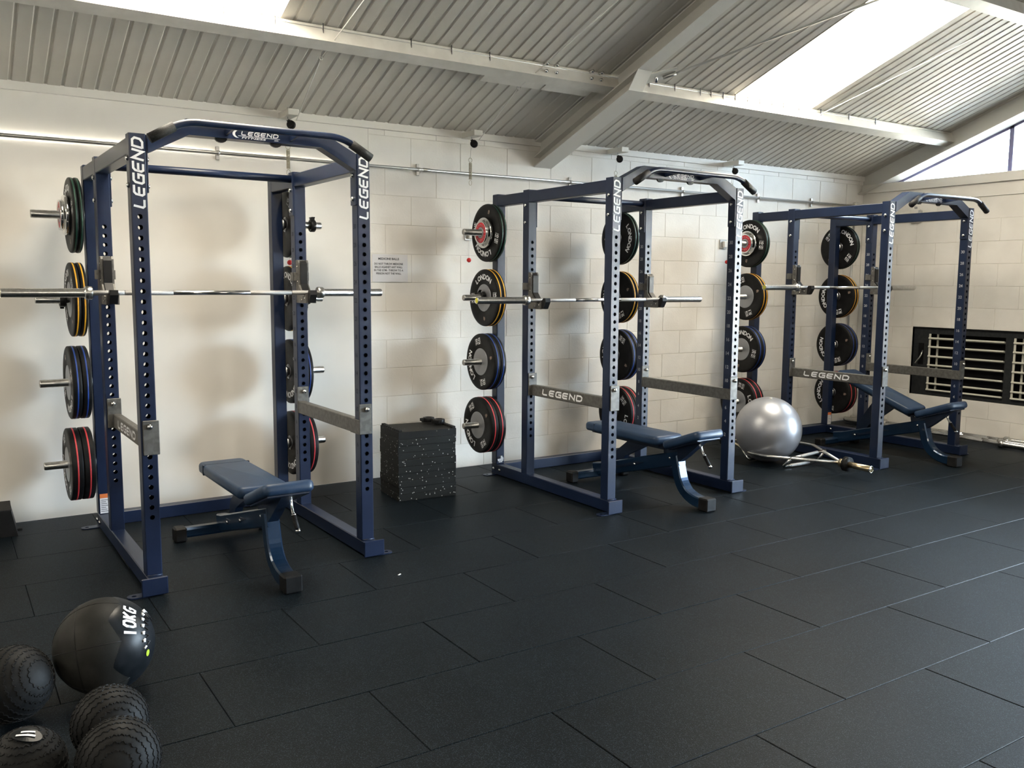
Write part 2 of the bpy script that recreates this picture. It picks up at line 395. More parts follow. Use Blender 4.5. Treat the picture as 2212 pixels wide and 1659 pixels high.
# gable wall with the louvre opening
VENT = (-1.74, 1.138, .380, 1.110)
wr = MB()
SIDEW = (-6.05, -1.95, .10, 2.43)       # glazed side window further along the gable wall
for a, b, c, d in subtract(subtract([(FAR - .2, WY, 0, 2.58)], VENT), SIDEW): wr.box(WX + .0045, WX + .20, a, b, c, d)
wr = struct('wall_right', wr.mesh('wall_right', JOINT))
k = 0; z0 = -.025
while z0 < 2.447:
    za, zb = max(z0, 0), min(z0 + .225, 2.447)
    off = WY - (.225 if k % 2 else .45)
    ys = [WY] + [v for v in (off - .45 * n for n in range(0, 9)) if v > -1.74] + [-1.75]
    for b, a in zip(ys[:-1], ys[1:]):
        for p, q, c, d in subtract([(a, b, za, zb)], VENT):
            if q - p < .02 or d - c < .02: continue
            link('block', block(q - p - 2 * G_, d - c - 2 * G_), wr, (WX + .001, (p + q) / 2, (c + d) / 2), (0, 0, -PI / 2))
    z0 += .225; k += 1
pp = MB()
for a, b, c, d in subtract([(FAR, -1.75, 0, 2.447)], SIDEW): pp.box(WX, WX + .01, a, b, c, d)
link('plaster_panel', pp.mesh('plaster_panel', PLAST), wr)
link('coping_course', MB().box(WX - .012, WX + .02, FAR, WY, 2.447, 2.58, .003).mesh('coping_course', PLAST), wr)
struct('wall_left', MB().box(LX - .2, LX, FAR - .2, WY + .2, 0, 5.2).mesh('wall_left', noise_mix(mat('grey_plaster', (.35, .34, .33), .6, 0, .3), (.33, .32, .31), (.37, .36, .35), 2, obj=False)))
struct('wall_front', MB().box(LX, WX + .2, FAR - .2, FAR, 0, 2.9).mesh('wall_front', noise_mix(mat('charcoal_plaster', (.07, .07, .075), .6, 0, .3), (.065, .065, .07), (.075, .075, .08), 2, obj=False)))

# roof: ribbed liner sheets with rooflights between the purlins
PU = [.815, -.79, -2.40, -3.90]                 # purlin lines on the near slope
PITCH_ = .0972; SW = PITCH_ * 10
cs = math.sqrt(1 + SL * SL)
def sheet(w, ya, yb, zf, name='roof_sheet', m=LINER, th=True):
    n = int(round(w / PITCH_ - .001)) or 1
    prof = []
    for i in range(n):
        u = i * PITCH_
        prof += [(u, 0), (u + .070, 0), (u + .077, .0075), (u + .089, .0075), (u + .0965, 0)]
    prof.append((min(n * PITCH_, w) if n * PITCH_ <= w else w, 0))
    mb = MB(); vs = []
    for y in (ya, yb):
        for u, d in prof: vs.append((u, y, zf(y) + d))
    N = len(prof); fs = [(i, i + 1, N + i + 1, N + i) for i in range(N - 1)]
    mb.add(vs, fs)
    return mb.mesh(name, m, fix=False)
ceil = MB()
ceil.add([(LX, WY + .25, roof_z(WY) - SL * .25 + .09), (WX + .25, WY + .25, roof_z(WY) - SL * .25 + .09), (WX + .25, RIDGE, roof_z(RIDGE) + .09), (LX, RIDGE, roof_z(RIDGE) + .09),
          (LX, FAR - .25, roof_z(FAR) - SL * .25 + .09), (WX + .25, FAR - .25, roof_z(FAR) - SL * .25 + .09)], [(0, 1, 2, 3), (3, 2, 5, 4)])
ceil = struct('ceiling', ceil.mesh('roof_deck', STEELW, fix=False))
xk = [-.03 + SW * k for k in range(-6, 9)]
wn = 1
for i, x in enumerate(xk):
    wdt = min(SW, WX + .02 - x)
    if wdt < .05 or x + SW < LX: continue
    light = abs((x + .03) / SW) % 5 < .01 or abs(abs((x + .03) / SW) % 5 - 5) < .01
    spans = [(WY + .05, RIDGE)] if not light else [(WY + .05, .82), (-.785, RIDGE)]
    for ya, yb in spans:
        me = cached(('sheet', round(wdt, 3), ya, yb), lambda: sheet(wdt, ya, yb, roof_z)); link('roof_sheet', me, ceil, (x, 0, 0))
    spf = [(RIDGE, FAR - .05)] if not light else [(RIDGE, RIDGE * 2 + .785), (RIDGE * 2 - .82, FAR - .05)]
    for ya, yb in spf:
        me = cached(('sheetf', round(wdt, 3), ya, yb), lambda: sheet(wdt, ya, yb, roof_z)); link('roof_sheet', me, ceil, (x, 0, 0))
    if light:
        for ya, yb in ((.82, -.785), (RIDGE * 2 + .785, RIDGE * 2 - .82)):
            mb = MB(); mb.add([(x, ya, roof_z(ya) + .004), (x + SW + .012, ya, roof_z(ya) + .004), (x + SW + .012, yb, roof_z(yb) + .004), (x, yb, roof_z(yb) + .004)], [(3, 2, 1, 0)])
            wo_ = struct('window_%d' % wn, mb.mesh('rooflight', ROOFL, fix=False)); wn += 1
# eaves trim board, purlins, portal frame
tn = [1]
def trim(me, label=None):
    o = struct('trim_%d' % tn[0], me); tn[0] += 1; return o
trim(MB().box(LX, WX, WY - .016, WY + .01, 2.718, 2.775, .002).mesh('eaves_board', TRIMW))
ny, nz = SL / cs, 1 / cs
def slope_pt(y, along, down):
    """point at distance 'along' the slope towards the wall and 'down' below the liner, from line y"""
    return (y + along / cs - down * ny, roof_z(y) - along * SL / cs - down * nz)
def purlin(y, x0, x1):
    P = lambda a, d: slope_pt(y, a, d)
    poly = [P(.0, .012), P(.07, .012), P(.07, .016), P(.004, .016), P(.004, .112), P(.096, .112), P(.096, .100), P(.100, .100), P(.100, .116), P(0, .116)]
    return MB().prism(poly, 'x', x0, x1).mesh('purlin', GALV)
for i, y in enumerate(PU):
    o = link('roof_purlin', purlin(y, LX, WX)); tag(o, ['galvanised roof purlin crossing under the lower edge of the rooflights, nearest the wall', 'galvanised roof purlin along the top edge of the right rooflight', 'third galvanised roof purlin up the slope from the wall', 'galvanised roof purlin just below the ridge'][i], 'beam', 'roof purlins')
# portal rafter
def rafter(x, bw, depth, name, label, haunch=True, m=STEELW, top=.008):
    t = thing(name, label, 'beam', (x, 0, 0))
    P = lambda y, d: (y, roof_z(y) - d * cs)
    ya, yb = WY - .001, RIDGE
    link('web', MB().prism([P(ya, top), P(yb, top), P(yb, depth), P(ya, depth)], 'x', -.005, .005).mesh('web', m), t)
    link('flange', MB().prism([P(ya, depth - .010), P(yb, depth - .010), P(yb, depth), P(ya, depth)], 'x', -bw / 2, bw / 2).mesh('flange', m), t)
    link('flange', MB().prism([P(ya, top), P(yb, top), P(yb, top + .01), P(ya, top + .01)], 'x', -bw / 2, bw / 2).mesh('flange', m), t)
    if haunch:
        h = MB(); yc = .50
        h.prism([P(ya, depth), P(yc, depth), P(yc + .10, depth + .085), P(ya, depth + .075)], 'x', -.006, .006)
        h.prism([P(ya, depth + .065), P(yc + .10, depth + .077), P(yc + .10, depth + .087), P(ya, depth + .075)], 'x', -bw / 2 - .0, bw / 2 + .05)
        h.prism([P(yc - .002, depth), P(yc + .008, depth), P(yc + .108, depth + .085), P(yc + .098, depth + .085)], 'x', -bw / 2, bw / 2)
        link('haunch', h.mesh('haunch', m), t)
    return t
rafter(3.545, .135, .135, 'portal_rafter', 'painted steel rafter rising from the block wall between the first and second rack')
# bracing rod and gusset
t = thing('bracing_rod', 'thin grey bracing rod running diagonally under the roof from the steel rafter to the rooflight', 'rod', (3.68, .56, 3.06))
g0 = Vector((3.68, .56, 3.06))
link('gusset_plate', MB().prism([(-.07, -.02), (.10, -.16), (.16, -.06), (.0, .10)], 'z', .0, .008).mesh('gusset_plate', STEELW), t, (0, 0, .02), (rad(-19.8), 0, 0))
a_, b_ = Vector((3.74, .52, 3.075)) - g0, Vector((5.10, -1.05, 3.70)) - g0
link('rod', MB().cyl(a_, b_, .008, 10).mesh('rod', CONDUIT), t)
link('turnbuckle', MB().cyl(a_, a_ + (b_ - a_).normalized() * .10, .015, 10).mesh('turnbuckle', CONDUIT), t)
link('bolt', MB().cyl((.02, -.01, .06), (.02, -.01, -.02), .012, 8).mesh('bolt', CHROME), t)
# gable glazing
GZ = lambda y: roof_z(y) - .225
gr = thing('gable_rafter', 'sloping painted steel rafter against the gable window', 'beam', (WX, 0, 0))
ra = MB()
for ya, yb in ((WY, RIDGE), (RIDGE, FAR)):
    Q = lambda y, d: (y, roof_z(y) - d * cs)
    ra.prism([Q(ya, .0), Q(yb, .0), Q(yb, .175), Q(ya, .175)], 'x', -.02, .10)
link('web', ra.mesh('web', STEELW), gr)
ra = MB()
for ya, yb in ((WY, RIDGE), (RIDGE, FAR)):
    ra.prism([Q(ya, .175), Q(yb, .175), Q(yb, .187), Q(ya, .187)], 'x', -.11, .16)
link('flange', ra.mesh('flange', STEELW), gr)
fr = MB()
GE = -.84
fr.prism([Q(WY, .187), Q(GE, .187), Q(GE, .213), Q(WY, .213)], 'x', WX + .10, WX + .14)
gw = struct('window_%d' % wn, fr.mesh('gable_window_head', FRAMEW)); wn += 1
for y in (.26, GE):
    zt = roof_z(y) - .19
    link('mullion', MB().box(WX + .10, WX + .14, y - .022, y + .022, 2.66, zt).mesh('mullion', FRAMEW), gw)
for a, b in ((1.40, .26), (.26, GE)):
    link('pane', MB().prism([(a, 2.67), (a, max(roof_z(a) - .2, 2.671)), (b, roof_z(b) - .2), (b, 2.67)], 'x', WX + .118, WX + .124).mesh('pane', GLASS), gw)
link('gable_panel', MB().prism([(GE, 2.6), (GE, roof_z(GE)), (RIDGE, roof_z(RIDGE)), (FAR, roof_z(FAR)), (FAR, 2.6)], 'x', WX + .02, WX + .19).mesh('gable_panel', PLAST), wr)
sw_ = MB()
for a, b, c, d in ((-6.05, -1.95, .10, .15), (-6.05, -1.95, 2.38, 2.43), (-6.05, -6.0, .15, 2.38), (-2.0, -1.95, .15, 2.38), (-4.02, -3.98, .15, 2.38)): sw_.box(WX + .08, WX + .13, a, b, c, d)
sw_ = struct('window_%d' % wn, sw_.mesh('side_window_frame', FRAMEW)); wn += 1
for a, b in ((-6.0, -4.02), (-3.98, -2.0)): link('pane', MB().box(WX + .10, WX + .106, a, b, .15, 2.38).mesh('pane', GLASS), sw_)
trim(MB().box(WX - .045, WX + .16, FAR, WY, 2.58, 2.672, .003).mesh('gable_sill_beam', TRIMW))

# ------------------------------------------------------------------ racks
W_, P_, H1 = 1.158, .0508, .385
HZ = [H1 + P_ * i for i in range(30)]
RK = [(-.046, 0., .013), (2.902, .013, .003), (5.805, -.040, -.008)]
RN = ['nearest rack', 'middle rack', 'farthest rack']
def holed_post(z0, z1, w=.076, ch=.005, r=.0122):
    mb = MB(); h = w / 2 - ch; p = P_ / 2
    zb, zt = HZ[0] - p, HZ[-1] + p
    angs = sorted([2 * PI * k / 14 for k in range(14)] + [math.atan2(sb * p, sa * h) % (2 * PI) for sa in (1, -1) for sb in (1, -1)])
    n = len(angs)
    for y, dy in ((0, .005), (w, -.005)):
        for a, b in ((z0, zb), (zt, z1)): mb.add([(-h, y, a), (h, y, a), (h, y, b), (-h, y, b)], [(0, 1, 2, 3)])
        for z in HZ:
            vs = []
            for a in angs:
                c, s_ = math.cos(a), math.sin(a); t_ = min(h / abs(c) if abs(c) > 1e-6 else 9, p / abs(s_) if abs(s_) > 1e-6 else 9)
                vs += [(c * t_, y, z + s_ * t_), (c * r, y, z + s_ * r), (c * r, y + dy, z + s_ * r)]
            fs = []
            for k in range(n):
                l = (k + 1) % n; fs += [(3 * k, 3 * l, 3 * l + 1, 3 * k + 1), (3 * k + 1, 3 * l + 1, 3 * l + 2, 3 * k + 2)]
            mb.add(vs, fs)
    q = w / 2
    for s_ in (1, -1):
        mb.add([(s_ * q, ch, z0), (s_ * q, w - ch, z0), (s_ * q, w - ch, z1), (s_ * q, ch, z1)], [(0, 1, 2, 3)])
        mb.add([(s_ * h, 0, z0), (s_ * q, ch, z0), (s_ * q, ch, z1), (s_ * h, 0, z1)], [(0, 1, 2, 3)])
        mb.add([(s_ * h, w, z0), (s_ * q, w - ch, z0), (s_ * q, w - ch, z1), (s_ * h, w, z1)], [(0, 1, 2, 3)])
    mb.add([(-h, 0, z1), (h, 0, z1), (q, ch, z1), (q, w - ch, z1), (h, w, z1), (-h, w, z1), (-q, w - ch, z1), (-q, ch, z1)], [tuple(range(8))])
    return mb.mesh('holed_upright', NAVY)
def numerals(side, m):
    mb = MB(); s_ = side
    for i in range(1, 30, 2):
        # on the inner side face of the post: u runs towards the room for the right post's left face
        pl = (lambda u, v: (-.0385, .038 - u, v)) if s_ < 0 else (lambda u, v: (.0385, .038 + u, v))
        put_text(mb, str(i + 1), .0, HZ[i], .026, None, pl, .02)
    return mb.mesh('numerals', m, fix=False)
def legend_post():
    mb = MB(); legend(mb, 1.895, -.0265, .335, .053, lambda u, v: (-v, -.0008, u), .22, .2); return mb.mesh('lettering', WHITE, fix=False)
def bolt_mesh(r=.013, h=.010): return cached(('bolt', r, h), lambda: MB().lathe([(r, 0), (r, h * .55), (r * .75, h), (r * .3, h * 1.15), (0, h * 1.15)], 10).mesh('bolt_head', CHROME))
def peg():
    mb = MB(); mb.lathe([(.045, 0), (.045, .010), (.034, .012), (.034, .022), (.0246, .024), (.0246, .282), (.0226, .287), (0, .287)], 28); return mb.mesh('storage_peg', SATIN)
def arch():
    h = [(.046, 2.158), (.24, 2.262), (W_ - .24, 2.262), (W_ - .046, 2.158), (W_ - .046, 2.246), (W_ - .228, 2.338), (.228, 2.338), (.046, 2.246)]
    mb = MB()
    def seg(a, b, c, d): mb.prism([a, b, c, d], 'y', 0, .076)
    seg(h[0], h[1], h[6], h[7]); seg(h[1], h[2], h[5], h[6]); seg(h[2], h[3], h[4], h[5])
    return mb.mesh('arch_beam', NAVY)
def arch_logo():
    mb = MB(); c = W_ / 2; pl = lambda u, v: (u, -.0012, v)
    legend(mb, c - .085, 2.285, .195, .019, pl, .25, .22)
    stroke(mb, [(c - .10, 2.2805), (c + .115, 2.2805)], .0025, pl)
    put_text(mb, 'FITNESS', c - .02, 2.2725, .009, .125, pl, .02, .2)
    put_text(mb, '.com', c + .095, 2.2725, .006, None, pl, .02)
    pts = [(c - .098 - .030 * math.cos(a), 2.289 + .020 * math.sin(a)) for a in [rad(x) for x in range(-70, 80, 15)]]
    inn = [(c - .085 - .030 * math.cos(a), 2.289 + .020 * math.sin(a)) for a in [rad(x) for x in range(-70, 80, 15)]]
    n = len(pts); mb.add([pl(*p) for p in pts + inn], [(i, i + 1, n + i + 1, n + i) for i in range(n - 1)])
    return mb.mesh('lettering', WHITE, fix=False)
def round_path(pts, r=.05, n=5):
    P = [Vector(p) for p in pts]; out = [P[0]]
    for i in range(1, len(P) - 1):
        a, b = (P[i - 1] - P[i]).normalized() * r, (P[i + 1] - P[i]).normalized() * r
        for k in range(n + 1):
            t_ = k / n; out.append(P[i] + a * (1 - t_) ** 2 + b * t_ ** 2)
    out.append(P[-1]); return out
PULL = [(.035, -.15, 2.212), (.182, -.15, 2.298), (W_ - .182, -.15, 2.298), (W_ - .035, -.15, 2.212)]
def tab():
    mb = MB(); n = 10; vs = []; fs = []
    out = [(0, -.032), (.07, -.032)] + [(.07 + .032 * math.sin(a), -.032 * math.cos(a)) for a in [PI * k / 6 for k in range(1, 6)]] + [(.07, .032), (0, .032)]
    hole = [(.068 + .012 * math.cos(2 * PI * k / 9 - 2.4), .012 * math.sin(2 * PI * k / 9 - 2.4)) for k in range(9)]
    # outline and hole have nine points each, joined as a ring
    for z in (.006, 0):
        vs += [(x, y, z) for x, y in out] + [(x, y, z) for x, y in hole]
    N = len(out)
    for k in range(N):
        l = (k + 1) % N; fs += [(k, l, N + l, N + k), (2 * N + k, 2 * N + l, 3 * N + l, 3 * N + k), (k, l, 2 * N + l, 2 * N + k), (N + k, N + l, 3 * N + l, 3 * N + k)]
    return mb.add(vs, fs).mesh('floor_tab', NAVY)
def warning_label():
    mb = MB(); mb.box(-.026, .026, -.0015, 0, 0, .125, mi=0); mb.box(-.026, .026, -.0022, 0, .098, .125, mi=1)
    for i in range(7): mb.box(-.021, .021 - .006 * (i % 3), -.0020, 0, .012 + i * .012, .0155 + i * .012, mi=2)
    return mb.mesh('warning_label', [PAPER, ORANGE, INK])
def round_badge():
    mb = MB(); mb.lathe([(.031, 0), (.031, .0015), (0, .0015)], 24, Matrix.Rotation(-PI / 2, 4, 'Z'), 0)
    for i in range(5):
        z = -.022 + .011 * i; hw = math.sqrt(.028 ** 2 - z * z); mb.box(-hw if i < 3 else .002, hw, -.0024, -.001, z - .003, z + .003, mi=1)
    mb.box(-.02, -.001, -.0023, -.001, .006, .022, mi=2)
    return mb.mesh('round_badge', [INK, WHITE, NAVYLAB])
def make_rack(i):
    x0, y0, an = RK[i]
    lab = ['tall navy blue power rack nearest the camera, at the left of the row',
           'navy blue power rack in the middle of the row, right of the rubber block stack',
           'navy blue power rack farthest away, beside the louvred vent in the end wall'][i]
    t = thing('power_rack', lab, 'power rack', (x0, y0, 0), (0, 0, an), 'power racks along the block wall')
    up_ = lambda: cached('upright', lambda: holed_post(.088, 2.247))
    for s_, sg in ((0, 1), (1, -1)):
        xs = W_ * s_
        for yy, front in ((0, 1), (.978, 0)):
            u = link('upright', up_(), t, (xs, yy, 0))
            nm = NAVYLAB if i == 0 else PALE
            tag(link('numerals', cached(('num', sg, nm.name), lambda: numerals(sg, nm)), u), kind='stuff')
            if front: link('lettering', cached('legendpost', legend_post), u)
            for z in (2.133, 2.006): link('bolt', bolt_mesh(), u, (-sg * .038, .038, z), (0, 0, PI if sg > 0 else 0))
            jp = link('joint_plate', cached('jointplate', lambda: MB().box(-.004, .004, .004, .072, 1.972, 2.246, .002).mesh('joint_plate', NAVY)), t, (xs + sg * .0425, yy, 0))
            for z in (2.133, 2.006): link('bolt', bolt_mesh(), jp, (sg * .004, .038, z), (0, 0, 0 if sg > 0 else PI))
        rp = link('storage_post', cached('rearpost', lambda: MB().box(-.038, .038, 0, .076, .088, 2.247, .005).mesh('storage_post', NAVY)), t, (xs, 1.412, 0))
        if i == 0 and s_ == 0 or i == 2 and s_ == 1: link('warning_label', cached('wl', warning_label), rp, (-.002, 0, .092))
        if i == 1 and s_ == 0: link('round_badge', cached('badge', round_badge), rp, (0, 0, .128))
        for z in (1.945, 1.437, .929, .421):
            pg = link('storage_peg', cached('peg', peg), t, (xs - sg * .038, 1.45, z), (0, 0, PI if sg > 0 else 0))
        bb = link('base_beam', cached('base', lambda: MB().box(-.038, .038, -.05, 1.488, .006, .088, .005).mesh('base_beam', NAVY)), t, (xs, 0, 0))
        link('end_plate', cached('endp', lambda: MB().box(-.062, .062, -.062, -.05, .004, .095, .004).mesh('end_plate', NAVY)), bb, (-sg * .012, 0, 0))
        for yy in (1.36, 1.45): link('bolt', bolt_mesh(), bb, (-.038, yy, .05), (0, 0, PI))
        for yy in (-.02, 1.45): link('floor_tab', cached('tab', tab), t, (xs - sg * .036, yy, 0), (0, 0, PI if sg > 0 else 0))
        link('top_beam', cached('top', lambda: MB().box(-.0365, .0365, .07, 1.42, 2.153, 2.234, .004).mesh('top_beam', NAVY)), t, (xs, 0, 0))
        link('weld_bead', cached('weld', lambda: MB().tube([(-.036, -.004, .09), (0, -.005, .0905), (.036, -.004, .09)], .0045, 6).mesh('weld_bead', NAVY)), t, (xs, 0, 0))
    link('rear_beam', cached('rearb', lambda: MB().box(.036, W_ - .036, 1.420, 1.49, .006, .088, .004).mesh('rear_beam', NAVY)), t)
    ab = link('arch_beam', cached('arch', arch), t)
    link('lettering', cached('archlogo', arch_logo), ab)
    for x in (.40, .68): link('band_lug', cached('lug', lambda: MB().prism([(-.035, .004)] + [(-.03 * math.cos(a), -.020 * math.sin(a)) for a in [PI * k / 8 for k in range(9)]] + [(.035, .004)], 'y', .02, .034).mesh('band_lug', BLACKPL)), ab, (x, 0, 2.262))
    pb = link('pull_up_bar', cached('pub', lambda: MB().tube(round_path(PULL, .07, 6), .0172, 14).mesh('pull_up_bar', NAVY)), t)
    d = (Vector(PULL[1]) - Vector(PULL[0])).normalized()
    for k in (0, 1):
        e = Vector(PULL[0]) if k == 0 else Vector(PULL[3]); dd = d if k == 0 else Vector((-d.x, 0, d.z))
        link('grip', cached(('grip', k), lambda: MB().cyl(e - dd * .012, e + dd * .115, .0235, 16).mesh('grip', GRIPM)), pb)
    for x in (.42, .75): link('bar_bracket', cached('stub', lambda: MB().prism([(.0, 2.275), (.0, 2.335), (-.15, 2.305), (-.15, 2.291)], 'x', -.006, .006).mesh('bar_bracket', NAVY)), t, (x, 0, 0))
    link('cross_pipe', cached('pipe', lambda: MB().cyl((.046, 1.016, 2.203), (W_ - .046, 1.016, 2.203), .0235, 20).mesh('cross_pipe', NAVY)), t)
    return t
racks = [make_rack(i) for i in range(3)]
def at_rack(i, x, y, z):
    x0, y0, an = RK[i]; c, s_ = math.cos(an), math.sin(an)
    return (x0 + c * x - s_ * y, y0 + s_ * x + c * y, z)
SIDE = ['left', 'right']

# ------------------------------------------------------------------ safety bars, hooks, barbells
def safety(sg):
    bar = MB().box(min(0, sg * .042), max(0, sg * .042), .085, .968, .70, .782, .004)
    fr_ = MB(); fr_.box(min(sg * .040, sg * .047), max(sg * .040, sg * .047), -.004, .12, .70, .782, .001); fr_.box(min(-sg * .030, sg * .047), max(-sg * .030, sg * .047), -.010, -.002, .70, .872, .003)
    rr = MB().box(min(-sg * .030, sg * .046), max(-sg * .030, sg * .046), .968, .976, .70, .872, .003)
    return bar.mesh('bar', STEELGREY), fr_.mesh('front_bracket', STEELGREY), rr.mesh('rear_bracket', STEELGREY)
def safety_text(sg):
    mb = MB(); legend(mb, -.245, .720, .50, .043, (lambda u, v: (-.0012, .585 - u, v)), .22, .27); return mb.mesh('lettering', WHITE, fix=False)
for i in range(3):
    for s_, sg in ((0, 1), (1, -1)):
        p = at_rack(i, W_ * s_, 0, 0)
        t = thing('safety_bar', 'grey steel safety bar pinned low on the %s side of the %s%s' % (SIDE[s_], RN[i], ', lettered' if s_ == 0 else ''), 'safety bar', p, (0, 0, RK[i][2]), 'safety bars on the racks')
        a, b, c = cached(('safety', sg), lambda: safety(sg))
        bo = link('bar', a, t); link('front_bracket', b, t); link('rear_bracket', c, t)
        if s_ == 0: link('lettering', cached(('stext', sg), lambda: safety_text(sg)), bo)
        for yy in (-.010, .968): link('pin', bolt_mesh(.014, .016), t, (sg * .002, yy, HZ[9]), (0, 0, -PI / 2))
BARZ = [1.485, 1.428, 1.530]
HOOK = [(0, -.062), (0, .20), (.030, .20), (.046, .182), (.046, .055), (.108, -.0145), (.150, -.0145), (.176, .016), (.205, .016), (.210, -.012), (.180, -.062)]
HD = .130                                    # bar axis ahead of the post face
def hook():
    side = MB()
    inner = [(0, -.066), (0, .206), (.026, .206), (.036, .19), (.036, .05), (.098, -.020), (.150, -.020), (.166, -.002), (.160, -.066)]
    for xa in (-.034, .022): side.prism([(-y, z) for y, z in inner], 'x', xa, xa + .012)
    side.box(-.038, .038, -.006, 0, -.066, .206, .002)
    lin = MB().prism([(-y, z) for y, z in HOOK], 'x', -.022, .022)
    wrap = MB().box(-.056, .045, -.012, -.004, .075, .128, .001); wrap.box(-.056, -.049, -.012, .05, .075, .128, .001)
    bolts = MB()
    for y, z in ((.02, .165), (.02, .07), (.09, -.045), (.14, -.035)): bolts.lathe([(.005, 0), (.005, .003), (0, .004)], 8, Matrix.Translation((-.034, -y, z)) @ Matrix.Rotation(PI, 4, 'Z'))
    return side.mesh('side_plates', STEELGREY), lin.mesh('liner', BLACKPL), wrap.mesh('lock_bracket', STEELGREY), bolts.mesh('rivets', CHROME)
for i in range(3):
    for s_ in (0, 1):
        hs = cached('hook', hook)
        t = thing('bar_hook', 'black lined steel hook holding the %s end of the barbell on the %s' % (SIDE[s_], RN[i]), 'hook', at_rack(i, W_ * s_, .976, BARZ[i]), (0, 0, RK[i][2]), 'barbell hooks on the racks')
        for nm, me in zip(('side_plates', 'liner', 'lock_bracket', 'rivets'), hs): link(nm, me, t)
def barbell(t):
    sh = MB()
    for a, b in ((-.655, -.50), (-.15, .15), (.50, .655)): pass
    link('shaft', cached('bb_shaft', lambda: MB().cyl((-.66, 0, 0), (.66, 0, 0), .0138, 16).mesh('shaft', CHROME)), t)
    kn = lambda: MB().cyl((0, 0, 0), (.165, 0, 0), .0143, 16).cyl((.17, 0, 0), (.43, 0, 0), .0143, 16).mesh('knurl', KNURL)
    for rz in (0, PI): link('knurl', cached('bb_knurl', kn), t, (.655 if rz else -.655, 0, 0), (0, 0, rz))
    for rz in (0, PI):
        sl = link('sleeve', cached('bb_sleeve', lambda: MB().lathe([(.0145, .655), (.034, .655), (.037, .659), (.037, .690), (.034, .694), (.0262, .694), (.0262, .702), (.0248, .704), (.0248, 1.096), (.0235, 1.10), (.0205, 1.10), (.0205, 1.097), (0, 1.097)], 28).mesh('sleeve', SATIN)), t, (0, 0, 0), (0, 0, rz))
        link('end_cap', cached('bb_cap', lambda: MB().lathe([(.0203, 1.0965), (.0203, 1.0985), (.012, 1.0995), (0, 1.0995)], 20).mesh('end_cap', YCAP)), sl)
for i, (bx, lab) in enumerate(((.556, 'chrome barbell racked across the nearest rack, cut by the left edge of the frame'), (.532, 'chrome barbell racked across the middle rack'), (.545, 'chrome barbell racked across the farthest rack'))):
    barbell(thing('barbell', lab, 'barbell', at_rack(i, bx, .976 - HD, BARZ[i]), (0, 0, RK[i][2]), 'chrome barbells'))

# ------------------------------------------------------------------ bumper plates
TH = {10: .0285, 15: .0375, 20: .0525, 25: .066}
def plate_meshes(kg):
    t = TH[kg]; R_, b = .225, .0258
    body = MB().lathe([(b, .003), (.055, .003), (.058, .001), (.19, .001), (.194, 0), (.216, 0), (.2235, .004), (R_, .008), (R_, t - .008), (.2235, t - .004), (.216, t), (.194, t), (.19, t - .001), (.112, t - .001), (.110, t - .003), (b, t - .003)], 56, closed=True).mesh('plate_body', BLACKRUB)
    ring = MB().lathe([(.2246, t / 2 - .0045), (.2259, t / 2 - .0035), (.2259, t / 2 + .0035), (.2246, t / 2 + .0045)], 56, closed=True).mesh('colour_stripe', RINGS[kg])
    hub = MB().lathe([(b - .0006, t - .004), (.108, t - .004), (.108, t - .0004), (.104, t + .0002), (b + .004, t + .0002), (b - .0006, t - .001)], 40, closed=True).mesh('steel_hub', HUB)
    hub2 = MB().lathe([(b - .0006, .004), (.052, .004), (.052, .0012), (b - .0006, .0012)], 32, closed=True).mesh('inner_hub', HUBD)
    def letters(outer):
        mb = MB(); x = t - .0004 if outer else .0004
        x += .0006 if outer else -.0006
        def pl(u, v): return (x, u, v) if outer else (x, -u, v)
        for k, c in enumerate('LONDON'):
            a = rad(90 + 37 - 74 / 5 * k); co, si = math.cos(a - PI / 2), math.sin(a - PI / 2); R0 = .165
            def pg(u, v, co=co, si=si, a=a): return pl(math.cos(a) * R0 + u * co - v * si, math.sin(a) * R0 + u * si + v * co)
            put_text(mb, c, 0, 0, .042, None, pg, .035)
        for sgn in (1, -1):
            def pk(u, v, sgn=sgn): return pl(sgn * (.165 + u), sgn * (-.004 + v))
            put_text(mb, str(kg), 0, .0175, .026, .05, pk, .03); put_text(mb, 'KG', 0, -.0175, .026, .05, pk, .03)
            for v in (.037, -.037): stroke(mb, [(-.027, v), (.027, v)], .0025, pk)
        return mb.mesh('lettering', WHITE, fix=False)
    em = MB().prism([(-.012, -.150), (.012, -.150), (.013, -.166), (.007, -.178), (0, -.182), (-.007, -.178), (-.013, -.166)], 'x', t - .002, t + .0004)
    em.prism([(-.012, -.150), (.012, -.150), (.013, -.166), (.007, -.178), (0, -.182), (-.007, -.178), (-.013, -.166)], 'x', -.0004, .002)
    return [('plate_body', body), ('colour_stripe', ring), ('steel_hub', hub), ('inner_hub', hub2), ('lettering', letters(True)), ('lettering', letters(False)), ('emblem', em.mesh('emblem', EMBLEM))]
COLN = {10: 'green', 15: 'yellow', 20: 'blue', 25: 'red'}
PEGZ = {10: 1.945, 15: 1.437, 20: .929, 25: .421}
PROT = {(1, 0, 10): 165, (1, 0, 15): 3, (1, 0, 20): 105, (1, 0, 25): 125, (2, 0, 10): -5, (2, 0, 15): 110, (2, 0, 20): -10, (2, 0, 25): -105,
        (1, 1, 10): 90, (1, 1, 15): -115, (1, 1, 20): -60, (1, 1, 25): 135, (2, 1, 10): 40, (2, 1, 15): -105, (2, 1, 20): -110, (2, 1, 25): -90,
        (0, 1, 10): -60, (0, 1, 15): 20, (0, 1, 20): 150, (0, 1, 25): 160}
prng = random.Random(3)
